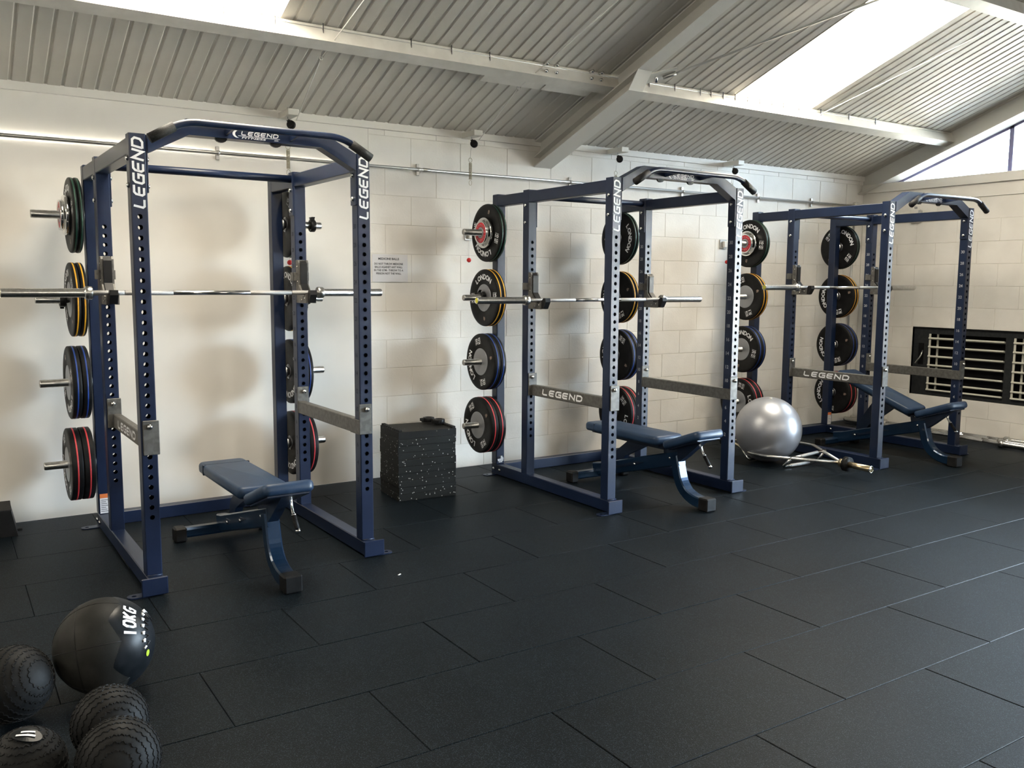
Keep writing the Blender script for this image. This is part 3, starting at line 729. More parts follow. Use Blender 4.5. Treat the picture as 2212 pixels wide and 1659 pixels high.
for i in range(3):
    for s_, sg in ((0, 1), (1, -1)):
        for kg in (10, 15, 20, 25):
            ms = cached(('plate', kg), lambda: plate_meshes(kg))
            for n in (0, 1):
                d = .064 + n * (TH[kg] + .001)
                main = (n == 1 and s_ == 0) or (n == 0 and s_ == 1)
                ph = PROT.get((i, s_, kg), 0) if main and (i, s_, kg) in PROT else prng.uniform(-180, 180)
                p = at_rack(i, W_ * s_ - sg * d, 1.45, PEGZ[kg] - .0009)
                t = thing('bumper_plate', '%s %s kg bumper plate with %s edge stripe, %s side of the %s' % (('inner', 'outer')[n], kg, COLN[kg], SIDE[s_], RN[i]), 'weight plate', p,
                          (rad(ph), 0, (PI if sg > 0 else 0) + RK[i][2]), 'bumper plates on the rack pegs')
                for nm, me in ms: link(nm, me, t)
            if kg == 10 and s_ == 0:
                for n, (rr, th_, dd) in enumerate(((.1175, .026, .124), (.090, .022, .152))):
                    p = at_rack(i, W_ * s_ - sg * dd, 1.45, PEGZ[kg] - .0009)
                    t = thing('change_plate', ('chrome rimmed change plate behind the red faced one, top left peg of the %s' if n == 0 else 'small chrome change plate with red face, top left peg of the %s') % RN[i], 'weight plate', p, (0, 0, (PI if sg > 0 else 0) + RK[i][2]), 'change plates on the top left pegs')
                    link('plate_body', cached(('cp', n), lambda: MB().lathe([(.0258, .002), (.08, .002), (.08, 0), (rr, 0), (rr + .002, .004), (rr + .002, th_ - .006), (rr, th_), (rr - .008, th_), (rr - .012, th_ - .006), (.0258, th_ - .006)], 44, closed=True).mesh('plate_body', CHROME)), t)
                    if n == 1:
                        link('red_face', cached('cpr', lambda: MB().lathe([(.044, th_ - .007), (rr - .011, th_ - .007), (rr - .011, th_ - .003), (.044, th_ - .003)], 40, closed=True).mesh('red_face', REDFACE)), t)
                        link('face_ring', cached('cph', lambda: MB().lathe([(.0258, th_ - .007), (.044, th_ - .007), (.044, th_ - .002), (.0258, th_ - .002)], 32, closed=True).mesh('face_ring', HUB)), t)
                        tx = MB()
                        for k in range(16):
                            a = 2 * PI * k / 16
                            tx.add([(th_ - .0024, math.cos(a + da) * r_, math.sin(a + da) * r_) for da, r_ in ((-.05, .055), (.05, .055), (.05, .067), (-.05, .067))], [(0, 1, 2, 3)])
                        link('face_print', cached('cpt', lambda: tx.mesh('face_print', PALE, fix=False)), t)
def collar_meshes():
    a = MB().lathe([(.0262, 0), (.040, 0), (.043, .004), (.043, .030), (.040, .034), (.0262, .034)], 28, closed=True)
    a.box(.002, .032, -.012, .012, .04, .058, .002); a.box(.004, .030, .036, .058, -.018, .018, .002)
    b = MB().box(.006, .028, -.03, .03, .052, .060, .002)
    return a.mesh('collar_body', BLACKPL), b.mesh('lever', BLACKRUB)
def collar(label, loc, rot, grp):
    t = thing('bar_collar', label, 'collar', loc, rot, grp)
    a, b = cached('collar', collar_meshes); link('collar_body', a, t); link('lever', b, t)
for i, s_, kg, d, ph in ((0, 0, 15, .16, 120), (0, 1, 10, .245, 0), (0, 1, 15, .19, 200), (1, 0, 15, .145, 40)):
    sg = 1 if s_ == 0 else -1
    collar('black locking collar beside the %s striped plates, %s side of the %s' % (COLN[kg], SIDE[s_], RN[i]), at_rack(i, W_ * s_ - sg * d, 1.45, PEGZ[kg] - .0014), (rad(ph), 0, (PI if sg > 0 else 0) + RK[i][2]), 'black collars on the rack pegs')

# ------------------------------------------------------------------ benches
def sweep(path, hw, ht, name, m, ch=.008):
    """rectangular tube swept along a path in the YZ plane; hw half width in X, ht half thickness"""
    P = [Vector((p[0], p[1])) for p in path]; mb = MB(); vs = []; fs = []
    sec = [(-hw + ch, -ht), (hw - ch, -ht), (hw, -ht + ch), (hw, ht - ch), (hw - ch, ht), (-hw + ch, ht), (-hw, ht - ch), (-hw, -ht + ch)]
    for i, p in enumerate(P):
        tg = (P[min(i + 1, len(P) - 1)] - P[max(i - 1, 0)]).normalized(); n = Vector((-tg.y, tg.x))
        for x, q in sec: vs.append((x, p.x + n.x * q, p.y + n.y * q))
    N = 8
    for i in range(len(P) - 1):
        for k in range(N): fs.append((i * N + k, i * N + (k + 1) % N, (i + 1) * N + (k + 1) % N, (i + 1) * N + k))
    fs += [tuple(range(N))[::-1], tuple((len(P) - 1) * N + k for k in range(N))]
    return mb.add(vs, fs).mesh(name, m)
def bez(pts, n=6, r=.07):
    return [(v.y, v.z) for v in round_path([(0, a, b) for a, b in pts], r, n)]
def bench(i, dx, dy, al, label):
    t = thing('weight_bench', label, 'bench', at_rack(i, dx, dy, 0), (0, 0, RK[i][2]), 'blue adjustable benches in the racks')
    c, s_ = math.cos(al), math.sin(al)
    def rot(y, z): return (.06 + (y - .06) * c - (z - .405) * s_, .405 + (y - .06) * s_ + (z - .405) * c)
    bp = link('back_pad', cached('backpad', lambda: rounded(.138, .415, .033, .022, name='back_pad', m=VINYL)), t, (0, *rot(.475, .438)), (al, 0, 0))
    link('seam', cached('seam', lambda: MB().box(-.1395, .1395, .288, .294, -.030, .0338, .004).mesh('seam', VSEAM)), bp)
    link('pad_rail', cached('rail', lambda: MB().box(-.10, .10, -.40, .36, -.046, -.030, .003).box(-.03, .03, -.38, .15, -.075, -.045, .003).mesh('pad_rail', BENCHD)), bp)
    sp = link('seat_pad', cached('seatpad', lambda: rounded(.138, .185, .030, .022, taper=(.96, 1.0), name='seat_pad', m=VINYL)), t, (0, -.168, .478), (rad(-20), 0, 0))
    link('pad_board', cached('board', lambda: MB().box(-.11, .11, -.15, .15, -.040, -.028, .003).mesh('pad_board', BENCHD)), sp)
    link('main_beam', cached('beam', lambda: sweep([(.90, .078), (.80, .095), (.04, .300), (-.06, .327)], .032, .052, 'main_beam', BENCHM)), t)
    rt = link('rear_foot_tube', cached('rtube', lambda: MB().box(-.24, .24, .842, .908, .022, .082, .012).mesh('rear_foot_tube', BENCHM)), t)
    for sx_ in (-1, 1): link('foot_cap', cached('rcap', lambda: MB().box(-.036, .036, .834, .916, .001, .090, .010).mesh('foot_cap', BLACKRUB)), rt, (sx_ * .258, 0, 0))
    fl_ = link('front_leg', cached('fleg', lambda: sweep(bez([(-.015, .335), (-.075, .125), (-.19, .052), (-.335, .048)], 6, .08), .040, .037, 'front_leg', BENCHM)), t)
    link('foot_cap', cached('fcap', lambda: MB().box(-.047, .047, -.366, -.278, .001, .092, .008).mesh('foot_cap', BLACKRUB)), fl_)
    def leg_text():
        mb = MB()
        # reads downwards along the front face of the leg
        a, b = Vector((-.055, .325)), Vector((-.108, .165)); d = (b - a).normalized(); n = Vector((d.y, -d.x)) * -1
        a = a - Vector((.0, .0)); q = Vector((-abs(d.y), -abs(d.x) * 0)) * .002
        def pl(u, v):
            p = Vector((-.015, .335)).lerp(Vector((-.075, .125)), (.09 + u) / .2184) + Vector((-.962, -.275)) * .0378
            return (-v, p.x, p.y)
        put_text(mb, 'pointe', 0, 0, .026, .13, lambda u, v: (v, *pl(u, v)[1:]), .01)
        return mb.mesh('lettering', NAVYLAB, fix=False)
    link('lettering', cached('legtext', leg_text), fl_)
    link('seat_bracket', cached('sbr', lambda: MB().prism([(.10, .40), (.075, .26), (-.03, .275), (-.125, .345), (-.285, .478), (-.275, .505), (-.02, .415)], 'x', -.028, .028).mesh('seat_bracket', BENCHD)), t)
    tp = [rot(.27, .372), rot(.47, .385)]
    link('incline_strut', MB().prism([tp[0], tp[1], (.63, .27), (.665, .17), (.585, .16), (.52, .25)], 'x', -.022, .022).mesh('incline_strut', BENCHD), t)
    h = link('adjust_handle', cached('handle', lambda: MB().tube(round_path([(.055, -.19, .462), (.055, -.20, .40), (.055, -.29, .292)], .03, 4), .008, 10).mesh('adjust_handle', CHROME)), t)
    u = (Vector((.055, -.29, .292)) - Vector((.055, -.205, .394))).normalized(); e = Vector((.055, -.29, .292))
    link('grip', cached('hgrip', lambda: MB().cyl(e - u * .090, e - u * .014, .0125, 14).mesh('grip', GRIPM)), h)
    link('ferrule', cached('hfer', lambda: MB().cyl(e - u * .014, e + u * .004, .0135, 14).cyl(e - u * .100, e - u * .090, .0130, 14).mesh('ferrule', CHROME)), h)
    for x, y, z in ((-.032, .02, .315), (-.028, .045, .39), (-.032, .40, .205), (-.032, .66, .135)):
        link('bolt', bolt_mesh(.011, .008), t, (x, y, z), (0, 0, PI))
    link('selector_plate', cached('sel', lambda: MB().prism([(.30, .235), (.38, .205), (.62, .135), (.70, .14), (.68, .155), (.60, .16), (.40, .225)], 'x', -.036, -.032).mesh('selector_plate', BENCHD)), t)
    return t
bench(0, .575, -.030, 0, 'blue padded bench in the nearest rack, flat back pad and raised seat')
bench(1, .590, .005, 0, 'blue padded bench in the middle rack, back pad laid flat')
bench(2, .620, .020, rad(20), 'blue padded bench in the farthest rack with its back pad raised at an angle')

# ------------------------------------------------------------------ rubber block stack and collars
nb = 10; ang = rad(-4.6); hb = .5 / nb
names_ = ['bottom', 'second from the bottom', 'third from the bottom', 'fourth from the bottom', 'fifth from the bottom', 'sixth from the bottom', 'fourth from the top', 'third from the top', 'second from the top', 'topmost']
brng = random.Random(5)
for k in range(nb):
    top = k == nb - 1
    t = thing('rubber_block', 'black %s rubber block, %s in the square stack by the wall' % ('toothed' if top else 'speckled', names_[k]), 'rubber block', (2.036 + brng.uniform(-.003, .003), 1.205 + brng.uniform(-.003, .003), k * hb), (0, 0, ang + brng.uniform(-.008, .008)), 'rubber blocks in the square stack')
    link('slab', cached(('rb', top), lambda: MB().box(-.224, .224, -.187, .187, .0002, hb - .0002, .0014).mesh('slab', BLOCKT if top else BLOCKR)), t)
    if top:
        tm = MB()
        for sx_ in (-1, 1):
            for n in range(9): tm.box(sx_ * .207 - .014, sx_ * .207 + .014, -.182 + n * .0405, -.150 + n * .0405, hb - .002, hb + .015, .003)
        tt = link('interlock_teeth', tm.mesh('interlock_teeth', BLOCKT), t)
collar('black locking collar on top of the rubber block stack, the one nearer the wall', (2.185, 1.315, .5095), (0, -PI / 2, 0), 'loose collars on the block stack')
collar('black locking collar on top of the rubber block stack, the one nearer its front edge', (2.215, 1.205, .5095), (0, -PI / 2, .6), 'loose collars on the block stack')

# ------------------------------------------------------------------ silver ball, hex bar
t = thing('exercise_ball', 'large silver exercise ball resting inside the hex bar between two racks', 'ball', (5.20, .655, .287))
bm_ = MB().sphere((0, 0, 0), .287, 64, 40)
link('ball_skin', bm_.mesh('ball_skin', BALLS), t)
rg = MB()
for z in (-.16, -.12, .12, .16):
    rr = math.sqrt(.287 ** 2 - z * z); rg.tube([(rr * math.cos(2 * PI * k / 48), rr * math.sin(2 * PI * k / 48), z) for k in range(49)], .0007, 5, cap=False)
link('moulded_rib', rg.mesh('moulded_rib', BALLS), t, None, (rad(14), rad(-8), 0))
link('valve_plug', MB().lathe([(.012, -.002), (.012, .004), (.006, .007), (0, .007)], 14, Matrix.Rotation(-PI / 2, 4, 'Y')).mesh('valve_plug', PVC), t, (-.035, -.045, .281))
t = thing('hex_bar', 'chrome hexagonal deadlift bar lying on the floor around the silver ball', 'hex bar', (5.275, .55, 0))
HX = [(-.008, -.615, .105), (-.31, -.08, .10), (-.31, .08, .10), (-.008, .615, .105), (.315, .08, .135), (.315, -.08, .135)]
loop = HX + [HX[0]]
rail = MB().tube(round_path(HX[:4], .03, 4), .0135, 12); rail.tube(round_path([HX[3], HX[4], HX[5], HX[0]], .03, 4), .0135, 12)
link('frame', rail.mesh('frame', SATIN), t)
for sg in (-1, 1):
    y = sg * .265; xl, xr = -.193, .20
    h = link('handle', MB().cyl((xl - .025, y, .102), (xr + .035, y, .128), .0125, 12).mesh('handle', CHROME), t)
    link('knurl', MB().cyl((-.10, y, .1075), (.13, y, .1215), .0150, 12).mesh('knurl', KNURL), h)
    y2 = y - sg * .075
    lo_ = MB().tube(round_path([(xl - .02, y, .10), (xl - .022, y2, .019), (xr + .03, y2, .021), (xr + .03, y, .125)], .02, 3), .0125, 12)
    h2 = link('raised_handle', lo_.mesh('raised_handle', CHROME), t)
    link('knurl', MB().cyl((-.12, y2, .0193), (.12, y2, .0203), .0148, 12).mesh('knurl', KNURL), h2)
    link('sleeve', MB().cyl((-.008, sg * .612, .105), (-.008, sg * .885, .100), .025, 24).cyl((-.008, sg * .60, .105), (-.008, sg * .640, .1045), .036, 24).mesh('sleeve', SLEEVEB), t)
    link('stop_disc', MB().cyl((-.008, sg * .645, .104), (-.008, sg * .685, .1035), .060, 28).mesh('stop_disc', BLACKRUB), t)
link('end_ring', MB().lathe([(.0252, 0), (.028, 0), (.028, .006), (.0252, .006)], 24, Matrix.Translation((-.008, -.884, .100)) @ Matrix.Rotation(-PI / 2, 4, 'Z'), closed=True).mesh('end_ring', CHROME), t)

# ------------------------------------------------------------------ medicine balls
def ball_basis(ax):
    ax = Vector(ax).normalized(); v = Vector((0, 0, 1)); e1 = (v - ax * v.dot(ax)).normalized(); e2 = ax.cross(e1); return ax, e1, e2
R1 = .178
t = thing('medicine_ball', 'large charcoal wall ball marked 10KG on a black panel', 'medicine ball', (-.425, -1.027, R1), (0, 0, 0), 'medicine balls at the lower left')
link('ball_skin', MB().sphere((0, 0, 0), R1, 56, 36).mesh('ball_skin', LEATHER), t)
AX, E1, E2 = ball_basis((.93, -.26, .12))          # panel axis; E1 up, E2 towards the room side
def sph(th, ph, r): return tuple((AX * math.cos(th) + (E1 * math.cos(ph) + E2 * math.sin(ph)) * math.sin(th)) * r)
pm = MB(); nph = 72; nth = 22
def edge(ph): k = (ph / (2 * PI) * 6 + .35) % 1; return rad(68) + rad(14) * (abs(k - .5) * 2 - .5)
vs = [sph(0, 0, R1 + .0012)]; fs = []
for i in range(1, nth + 1):
    for k in range(nph):
        ph = 2 * PI * k / nph; vs.append(sph(edge(ph) * i / nth, ph, R1 + (.0012 if i < nth else .0)))
for k in range(nph):
    l = (k + 1) % nph; fs.append((0, 1 + k, 1 + l))
    for i in range(nth - 1): fs.append((1 + i * nph + k, 1 + (i + 1) * nph + k, 1 + (i + 1) * nph + l, 1 + i * nph + l))
link('vinyl_panel', pm.add(vs, fs, None, 0, True).mesh('vinyl_panel', VPANEL), t)
sm = MB()
for n in range(6):
    ph = 2 * PI * (n + .15) / 6
    e_ = edge(ph); sm.tube([sph(e_ + (PI - e_) * j / 16, ph, R1 + .0003) for j in range(17)], .0012, 5)
sm.tube([sph(rad(112), 2 * PI * k / 48, R1 + .0003) for k in range(49)], .0012, 5, cap=False)
link('seam', sm.mesh('seam', BLACKPL), t)
# lettering laid on the sphere: reads upwards, letter tops away from the panel axis
lt = MB(); TH0 = rad(50)
def onball(u, v):
    # u along the reading direction (upwards), v towards letter tops
    ph0 = rad(40); return sph(TH0 + v / R1, ph0 - u / (R1 * math.sin(TH0)), R1 + .0026)
SQ = {'1': [[(.5, 0), (.5, 1)]], '0': [[(.1, .25), (.1, .75), (.3, .95), (.7, .95), (.9, .75), (.9, .25), (.7, .05), (.3, .05), (.1, .25), (.1, .75)]],
      'K': [[(.1, 0), (.1, 1)], [(.85, 1), (.2, .5), (.9, 0)]], 'G': [[(.9, .92), (.3, .92), (.1, .72), (.1, .25), (.3, .06), (.88, .06), (.88, .48), (.5, .48)]]}
for n, c in enumerate('10KG'):
    for st in SQ[c]:
        pts = []
        for (xa, ya), (xb, yb) in zip(st[:-1], st[1:]):
            for q in range(4): pts.append((xa + (xb - xa) * q / 4, ya + (yb - ya) * q / 4))
        pts.append(st[-1])
        stroke(lt, [(-.062 + n * .033 + x * .026 + y * .006, -.024 + y * .048) for x, y in pts], .0095, onball)
link('lettering', lt.mesh('lettering', WHITE, fix=False), t)
lc = MB(); lg = MB()
for k in range(9):
    ph = rad(95 - k * 17); a = Vector(sph(rad(34), ph, R1 + .003)); b = Vector(sph(rad(22), ph - .16, R1 + .004)); c = Vector(sph(rad(34), ph - .28, R1 + .003))
    lc.tube([a, b, c], .0035, 6)
    lg.tube([a, a.lerp(b, .35)], .0042, 6); lg.tube([c, c.lerp(b, .3)], .0042, 6)
link('lace', lc.mesh('lace', BLACKPL), t); link('lace_tip', lg.mesh('lace_tip', WHITE), t)
lm = MB(); c0 = Vector(sph(rad(30), rad(112), R1 + .003))
n_ = c0.normalized(); a1 = n_.cross(Vector((0, 0, 1))).normalized(); a2 = n_.cross(a1)
lm.add([c0 + a1 * .010 * math.cos(2 * PI * k / 16) + a2 * .013 * math.sin(2 * PI * k / 16) for k in range(16)], [tuple(range(16))])
link('lime_mark', lm.mesh('lime_mark', LIME, fix=False), t)
def slam(R):
    body = MB().sphere((0, 0, 0), R, 40, 26).mesh('ball_skin', SLAM)
    mb = MB(); rows = 13
    for i in range(rows):
        th = rad(22 + 136 * i / (rows - 1)); n = max(8, int(2 * PI * math.sin(th) * R / .021))
        for k in range(n):
            ph = 2 * PI * (k + .5 * (i % 2)) / n; up_ = 1 if (i // 1) % 2 else -1
            er = Vector((math.sin(th) * math.cos(ph), math.sin(th) * math.sin(ph), math.cos(th))); et = Vector((math.cos(th) * math.cos(ph), math.cos(th) * math.sin(ph), -math.sin(th))); ep = er.cross(et)
            for sd in (-1, 1):
                c = er * R + ep * sd * .0045
                d = (ep * sd * .8 + et * up_ * .62).normalized(); e = er.cross(d)
                q = [c + d * a + e * b for a, b in ((-.0065, -.0026), (.0065, -.0026), (.0065, .0026), (-.0065, .0026))]
                q2 = [p + er * .0021 for p in [c + (p - c) * .75 for p in q]]
                q = [p - er * .001 for p in q]
                mb.add(q + q2, [(4, 5, 6, 7), (0, 1, 5, 4), (1, 2, 6, 5), (2, 3, 7, 6), (3, 0, 4, 7)])
    return body, mb.mesh('tread', SLAM, fix=False)
for (x, y, R, rx, ry, lab, lbl) in ((-.488, -1.556, .118, 80, 20, 'black treaded slam ball just in front of the 10KG wall ball', 0), (-.503, -1.812, .120, 70, -35, 'black treaded slam ball at the bottom edge, in front of another treaded ball', 0),
                               (-.735, -1.10, .131, 40, 60, 'black treaded slam ball cut by the left edge, beside the 10KG wall ball', 0), (-.742, -1.700, .113, 25, 30, 'black treaded slam ball in the bottom left corner with a white printed badge', 1)):
    t = thing('slam_ball', lab, 'medicine ball', (x, y, R + .002), (rad(rx), rad(ry), 0), 'medicine balls at the lower left')
    a, b = cached(('slam', R), lambda: slam(R)); link('ball_skin', a, t); o = link('tread', b, t); o['kind'] = 'stuff'
    if lbl:
        t.rotation_euler = (0, 0, 0)
        A2, F1, F2 = ball_basis((.05, -.25, .96)); bd = MB(); bt = MB()
        X_ = Vector((.84, -.54, 0)); X_ = (X_ - A2 * X_.dot(A2)).normalized(); Y_ = A2.cross(X_)
        def onb(u, v, r): p = A2 * R + X_ * u + Y_ * v; return tuple(p.normalized() * r)
        pts = [(.045 * math.cos(2 * PI * k / 28), .026 * math.sin(2 * PI * k / 28)) for k in range(28)]
        bd.add([onb(0, 0, R + .0062)] + [onb(u, v, R + .0056) for u, v in pts] + [onb(u * 1.04, v * 1.04, R) for u, v in pts], [(0, 1 + k, 1 + (k + 1) % 28) for k in range(28)] + [(1 + k, 29 + k, 29 + (k + 1) % 28, 1 + (k + 1) % 28) for k in range(28)])
        for o_, ln in ((.008, .035), (-.006, .05)):
            stroke(bt, [(-ln / 2 + ln * q / 6, o_ + .010 * (q / 6 - .5)) for q in range(7)], .0065, lambda u, v: onb(u, v, R + .0075))
        link('badge', bd.mesh('badge', VPANEL), t); link('badge_print', bt.mesh('badge_print', WHITE, fix=False), t)

# black box at the left edge, by the wall
t = thing('rubber_box', 'black rubber covered box by the wall, cut by the left edge of the frame', 'box', (-.86, 1.62, 0), (0, 0, rad(-2)))
link('box_body', MB().prism([(-.30, 0), (.318, 0), (.288, .158), (-.27, .158)], 'y', -.12, .15).mesh('box_body', BLACKRUB), t)
link('lid', MB().box(-.272, .290, -.118, .148, .158, .166, .002).mesh('lid', GRIPM), t)
link('strap', MB().box(.30, .345, .02, .06, .001, .010, .001).mesh('strap', GRIPM), t)

# ------------------------------------------------------------------ wall fittings
# notice
t = thing('wall_notice', 'laminated notice about medicine balls taped to the block wall', 'sign', (2.118, WY - .004, 1.665))
link('sheet', MB().box(-.152, .152, -.002, .0, -.108, .106).mesh('sheet', PAPER), t)
tx = MB(); pl = lambda u, v: (u - .012, -.0028, v)
for s_, v, wd in (('MEDICINE BALLS', .071, .178), ('DO NOT THROW MEDICINE', .032, .245), ('BALLS AGAINST ANY WALL', .007, .238), ('IN THE GYM - THROW TO A', -.018, .250), ('PERSON NOT THE WALL', -.043, .214)):
    put_text(tx, s_, 0, v, .0155 if v < .06 else .0175, wd, pl, .03)
link('lettering', tx.mesh('lettering', INK, fix=False), t)
# conduit with saddles
t = thing('conduit_pipe', 'galvanised conduit pipe running level along the top of the long wall', 'pipe', (0, WY - .03, 2.437))
link('tube', MB().cyl((LX, 0, 0), (7.86, 0, 0), .0125, 12).mesh('tube', CONDUIT), t)
for x in (-.74, .81, 2.36, 3.855, 5.2, 6.262, 7.10):
    link('saddle', cached('saddle', lambda: MB().box(-.012, .012, .010, .028, -.045, .045, .002).lathe([(.0165, -.011), (.0165, .011)], 12).mesh('saddle', CONDUIT)), t, (x, 0, 0))
for x in (2.43, 5.9): link('coupler', cached('coupler', lambda: MB().lathe([(.0155, -.03), (.0155, .03)], 12).mesh('coupler', CONDUIT)), t, (x, 0, 0))
t = thing('conduit_drop', 'vertical galvanised conduit near the room corner below a round junction box', 'pipe', (7.815, WY - .022, 0))
link('tube', MB().cyl((0, 0, .12), (.02, 0, 2.41), .0125, 12).mesh('tube', CONDUIT), t)
link('junction_box', MB().lathe([(.045, 0), (.045, .035), (.040, .040), (0, .040)], 24, Matrix.Translation((.045, .018, 2.437)) @ Matrix.Rotation(-PI / 2, 4, 'Z')).mesh('junction_box', PVC), t)
# pull cords: bracket block, pulley, spring, cord and red knob
def spring_mesh():
    pts = [(.012 * math.cos(k * PI / 4), .012 * math.sin(k * PI / 4), -.002 - k * .00072) for k in range(0, 8 * 23 + 1)]
    mb = MB().tube(pts, .0024, 5)
    mb.tube([(.017 * math.cos(2 * PI * k / 14), 0, .019 + .017 * math.sin(2 * PI * k / 14)) for k in range(15)], .0022, 6, cap=False)
    mb.tube([(.013 * math.cos(2 * PI * k / 14), 0, -.160 + .020 * math.sin(2 * PI * k / 14)) for k in range(15)], .0022, 6, cap=False)
    return mb.mesh('spring', BRASSY)
kinds = ['behind the pull-up bar of the nearest rack', 'hanging left of the middle rack plates', 'above the left front post of the middle rack', 'above the right grip of the middle rack']
for n, (x, zs, zk, rope) in enumerate(((1.285, 2.49, 1.692, 1), (2.790, 2.515, 1.738, 1), (4.300, 2.52, 1.75, 0), (5.770, 2.515, 1.776, 1))):
    t = thing('cord_pulley', 'pulley, spring and red-knobbed pull cord %s' % kinds[n], 'pulley', (x, 1.72, 0), (0, 0, 0), 'pull cord pulleys under the eaves')
    link('bracket_block', cached('brk', lambda: MB().box(-.040, .040, -.12, .09, 2.712, 2.755, .003).mesh('bracket_block', PVC)), t)
    link('eye_bolt', cached('eyeb', lambda: MB().tube([(-.012, -.03, 2.712), (-.012, -.03, 2.690), (-.004, -.03, 2.684)], .003, 6).cyl((-.012, -.03, 2.75), (-.012, -.03, 2.775), .004, 6).mesh('eye_bolt', CONDUIT)), t)
    link('pulley_wheel', cached('plw', lambda: MB().lathe([(0, -.014), (.014, -.014), (.030, -.012), (.030, -.007), (.022, -.002), (.022, .002), (.030, .007), (.030, .012), (.014, .014), (0, .014)], 20).prism([(-.02, .0), (.0, -.014), (.028, .026), (.012, .036)], 'x', -.016, .016).mesh('pulley_wheel', BLACKPL)), t, (.012, -.03, 2.660), (0, 0, rad(50)))
    link('spring', cached('spring', spring_mesh), t, (-.005, 0, zs))
    link('cord', MB().cyl((-.005, 0, zs + .036), (-.002, -.012, 2.655), .0022, 6).cyl((-.005, 0, zs - .175), (0, .03, zk), .0019, 6).mesh('cord', ROPE), t)
    link('knob', cached('knob', lambda: MB().sphere((0, 0, 0), .019, 14, 10).mesh('knob', REDBALL)), t, (0, .03, zk))
    eye = Vector((x - .03, .985, 2.967))
    h = thing('rope_eye', 'small white screw eye under the lower purlin, %s' % ['first from the left', 'second from the left', 'third from the left, without a rope', 'last before the end wall'][n], 'hook', tuple(eye), (0, 0, 0), 'rope eyes under the lower purlin')
    link('shank', cached('shank', lambda: MB().tube([(0, -.10, .042), (0, -.02, .030), (0, 0, .010)], .0035, 6).mesh('shank', CONDUIT)), h)
    link('ring', cached('ering', lambda: MB().tube([(.010 * math.cos(2 * PI * k / 12), 0, .010 * math.sin(2 * PI * k / 12)) for k in range(13)], .003, 6, cap=False).mesh('ring', ROPE)), h)
    if rope:
        p2 = {0: (1.34, -.62, 3.51), 1: (2.83, -.62, 3.50), 3: (5.98, -.62, 3.48)}[n]
        tg_ = thing('ceiling_rope', 'thin white rope running up under the roof from the eye %s' % ['nearest the left rooflight', 'left of the steel rafter', 'beside the right rooflight'][(0, 1, None, 2)[n]], 'rope', tuple(eye), (0, 0, 0), 'ropes under the roof')
        rm = MB().cyl((0, 0, 0), tuple(Vector(p2) - eye), .0035, 6)
        if n != 3: rm.cyl((0, 0, 0), tuple(Vector((x + .04, 1.66, 2.688)) - eye), .0035, 6)
        link('cord', rm.mesh('cord', ROPE), tg_)
for n, (x, z) in enumerate(((2.84, 1.945), (5.79, 1.955))):
    t = thing('cord_cleat', 'small grey cord cleat box on the wall %s' % ['left of the middle rack top plates', 'between the middle and farthest racks'][n], 'cleat', (x, WY - .001, z), (0, 0, 0), 'cord cleats on the wall')
    link('plate', cached('clp', lambda: MB().box(-.05, .05, -.010, 0, -.045, .045, .003).mesh('plate', CONDUIT)), t)
    link('hook_block', cached('clh', lambda: MB().box(-.018, .03, -.040, -.010, -.032, .028, .004).mesh('hook_block', PVC)), t)
# light box on the gable wall
t = thing('sensor_box', 'small white sensor box on the end wall behind the farthest rack top', 'box', (WX - .001, 1.165, 2.30))
link('case', MB().box(-.05, 0, -.05, .05, -.075, .07, .005).mesh('case', PVC), t)
link('side_plate', MB().box(-.06, -.01, -.072, -.050, -.06, .05, .002).mesh('side_plate', CONDUIT), t)
link('gland', MB().cyl((-.025, 0, .07), (-.025, 0, .095), .016, 12).mesh('gland', CONDUIT), t)
# louvred vent
t = thing('wall_vent', 'dark louvred vent with cream slats set in the end wall', 'vent', (WX, 0, 0))
vf = MB(); xf = .035
fy = [(1.138, .957), (.147, .061)]
ys_ = [(.957 - .898 * k, .957 - .898 * k - .812) for k in range(3)]
zA, zB = .430, 1.040
fr_ = MB(); cells = [(VENT[0], VENT[1], VENT[2], VENT[3])]
for a, b in ys_: cells = subtract(cells, (b, a, zA, zB))
for a, b, c, d in cells: fr_.box(xf, xf + .03, a, b, c, d)
link('frame', fr_.mesh('frame', DARKVENT), t)
link('reveal', MB().box(.004, .20, VENT[0] - .004, VENT[0], VENT[2], VENT[3]).box(.004, .20, VENT[1], VENT[1] + .004, VENT[2], VENT[3]).box(.004, .20, VENT[0], VENT[1], VENT[3], VENT[3] + .004).box(.004, .20, VENT[0], VENT[1], VENT[2] - .004, VENT[2]).mesh('reveal', PLAST), t)
link('duct_shade', MB().box(.19, .20, VENT[0], VENT[1], VENT[2], VENT[3]).mesh('duct_shade', VOID), t)  # near-black back sheet, shade behind the slats put into its colour
for a, b in ys_:
    for z in (.990, .898, .797, .702, .599, .504, .436):
        link('slat', cached(('slat', z < .45), lambda: MB().box(-.03, .035, -.404, .404, -.0085, .0085, .002).mesh('slat', SLATM)), t, (xf + .004, (a + b) / 2, z), (0, rad(12), 0))
    for y, x, h_ in ((a - .010, -.012, 0), (a - .065, .045, .0)):
        link('stile', cached(('stile', x), lambda: MB().box(x, x + .012, -.010, .010, zA + .002, zB, .002).mesh('stile', SLATM)), t, (xf, y, 0))
link('recess_shade', MB().box(xf - .002, xf + .002, 1.015, 1.078, .705, .935).mesh('recess_shade', VOID), t)  # flat dark patch painted as the shade of a recess
link('crank_handle', MB().tube(round_path([(xf - .01, 1.022, .86), (xf - .04, 1.022, .80), (xf - .06, 1.072, .715)], .03, 4), .007, 8).mesh('crank_handle', SATIN), t)
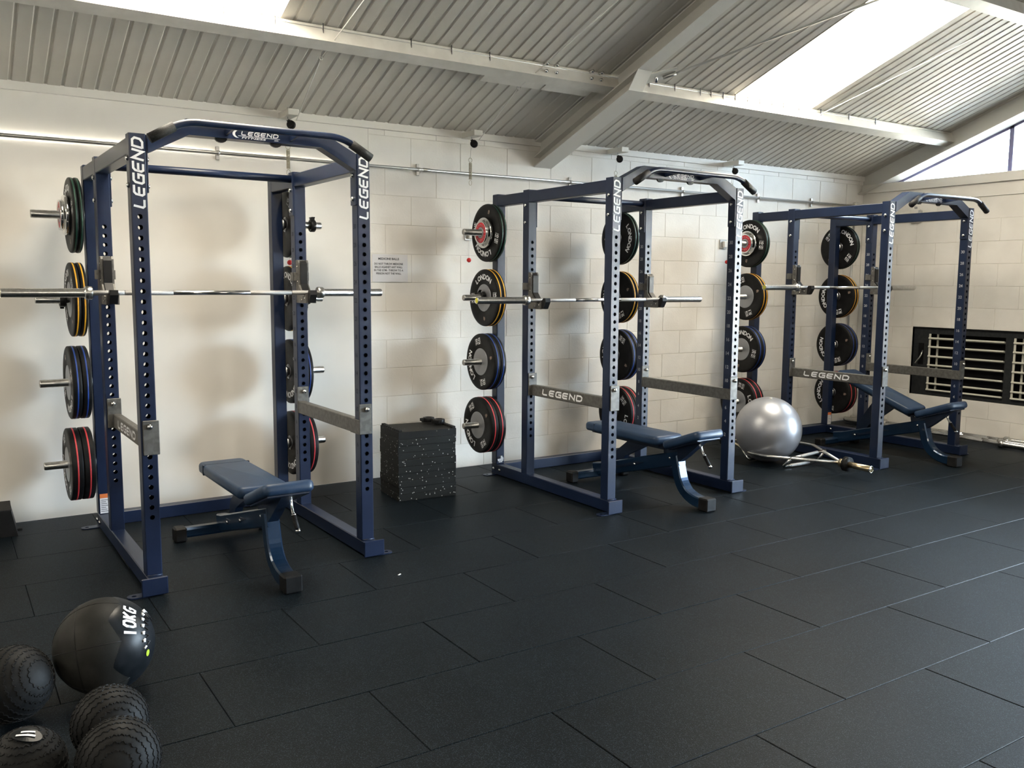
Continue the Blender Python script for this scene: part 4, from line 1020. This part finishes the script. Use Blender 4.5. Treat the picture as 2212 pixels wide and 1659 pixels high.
# barbells stored on the floor along the gable wall
for n, (x, yc) in enumerate(((7.70, .60), (7.775, .66), (7.85, .625), (7.925, .68))):
    barbell(thing('barbell', 'chrome barbell stored on the floor by the end wall, %s' % ['nearest the rack', 'second from the rack', 'third from the rack', 'tight against the wall'][n], 'barbell', (x, yc - .04 * 0, .0375), (0, 0, PI / 2 + rad((-.8, .3, -.3, .5)[n])), 'barbells on the floor by the end wall'))
# cable and ties along the lower purlin, flat trunking under it
t = thing('purlin_cable', 'thin cable clipped along the lower purlin', 'cable', (0, .80, 3.09))
py, pz = slope_pt(.815, -.006, .035); qy, qz = slope_pt(.815, -.006, .075)
link('wire', MB().cyl((LX, py - .80, pz - 3.09), (WX - .1, py - .80, pz - 3.09), .0022, 6).mesh('wire', CONDUIT), t)
for x in [3.85, 4.12, 4.4, 4.52, 4.66, 4.8, 4.95, 5.1, 5.25, 5.4, 5.6, 5.9, 6.3, 6.7, 1.8, 2.1, 2.4, .6, .9, 1.2]:
    link('tie', cached('tie', lambda: MB().box(-.0018, .0018, -.005, .004, -.03, .03).mesh('tie', HUBD)), t, (x, py - .80, pz - 3.09))
for n, x in enumerate((2.86, 2.95, 3.27, 3.36)):
    link('clamp', cached('clamp', lambda: MB().cyl((0, 0, 0), (0, -.04, 0), .012, 8).cyl((0, .01, -.05), (0, -.03, -.05), .012, 8).mesh('clamp', CHROME)), t, (x, py - .80, pz - 3.08))
t = thing('cable_trunking', 'flat grey trunking below the lower purlin, ending at the steel rafter', 'trunking', (0, .98, 2.995))
ty, tz = slope_pt(.815, .105, .100); ty2, tz2 = slope_pt(.815, .195, .100)
for xa, xb in ((2.42, 2.93), (2.945, 3.36)):
    link('length', MB().prism([(ty - .98, tz - 2.995), (ty2 - .98, tz2 - 2.995), (ty2 - .98, tz2 - 2.985), (ty - .98, tz - 2.985)], 'x', xa, xb).mesh('length', GALV), t)
# scrap of paper
o = link('paper_scrap', MB().box(-.012, .012, -.004, .004, .0005, .004, .001).mesh('paper_scrap', PAPER), None, (1.107, -.404, 0), (0, 0, .6)); tag(o, 'tiny white scrap on the rubber floor in front of the nearest rack', 'litter')
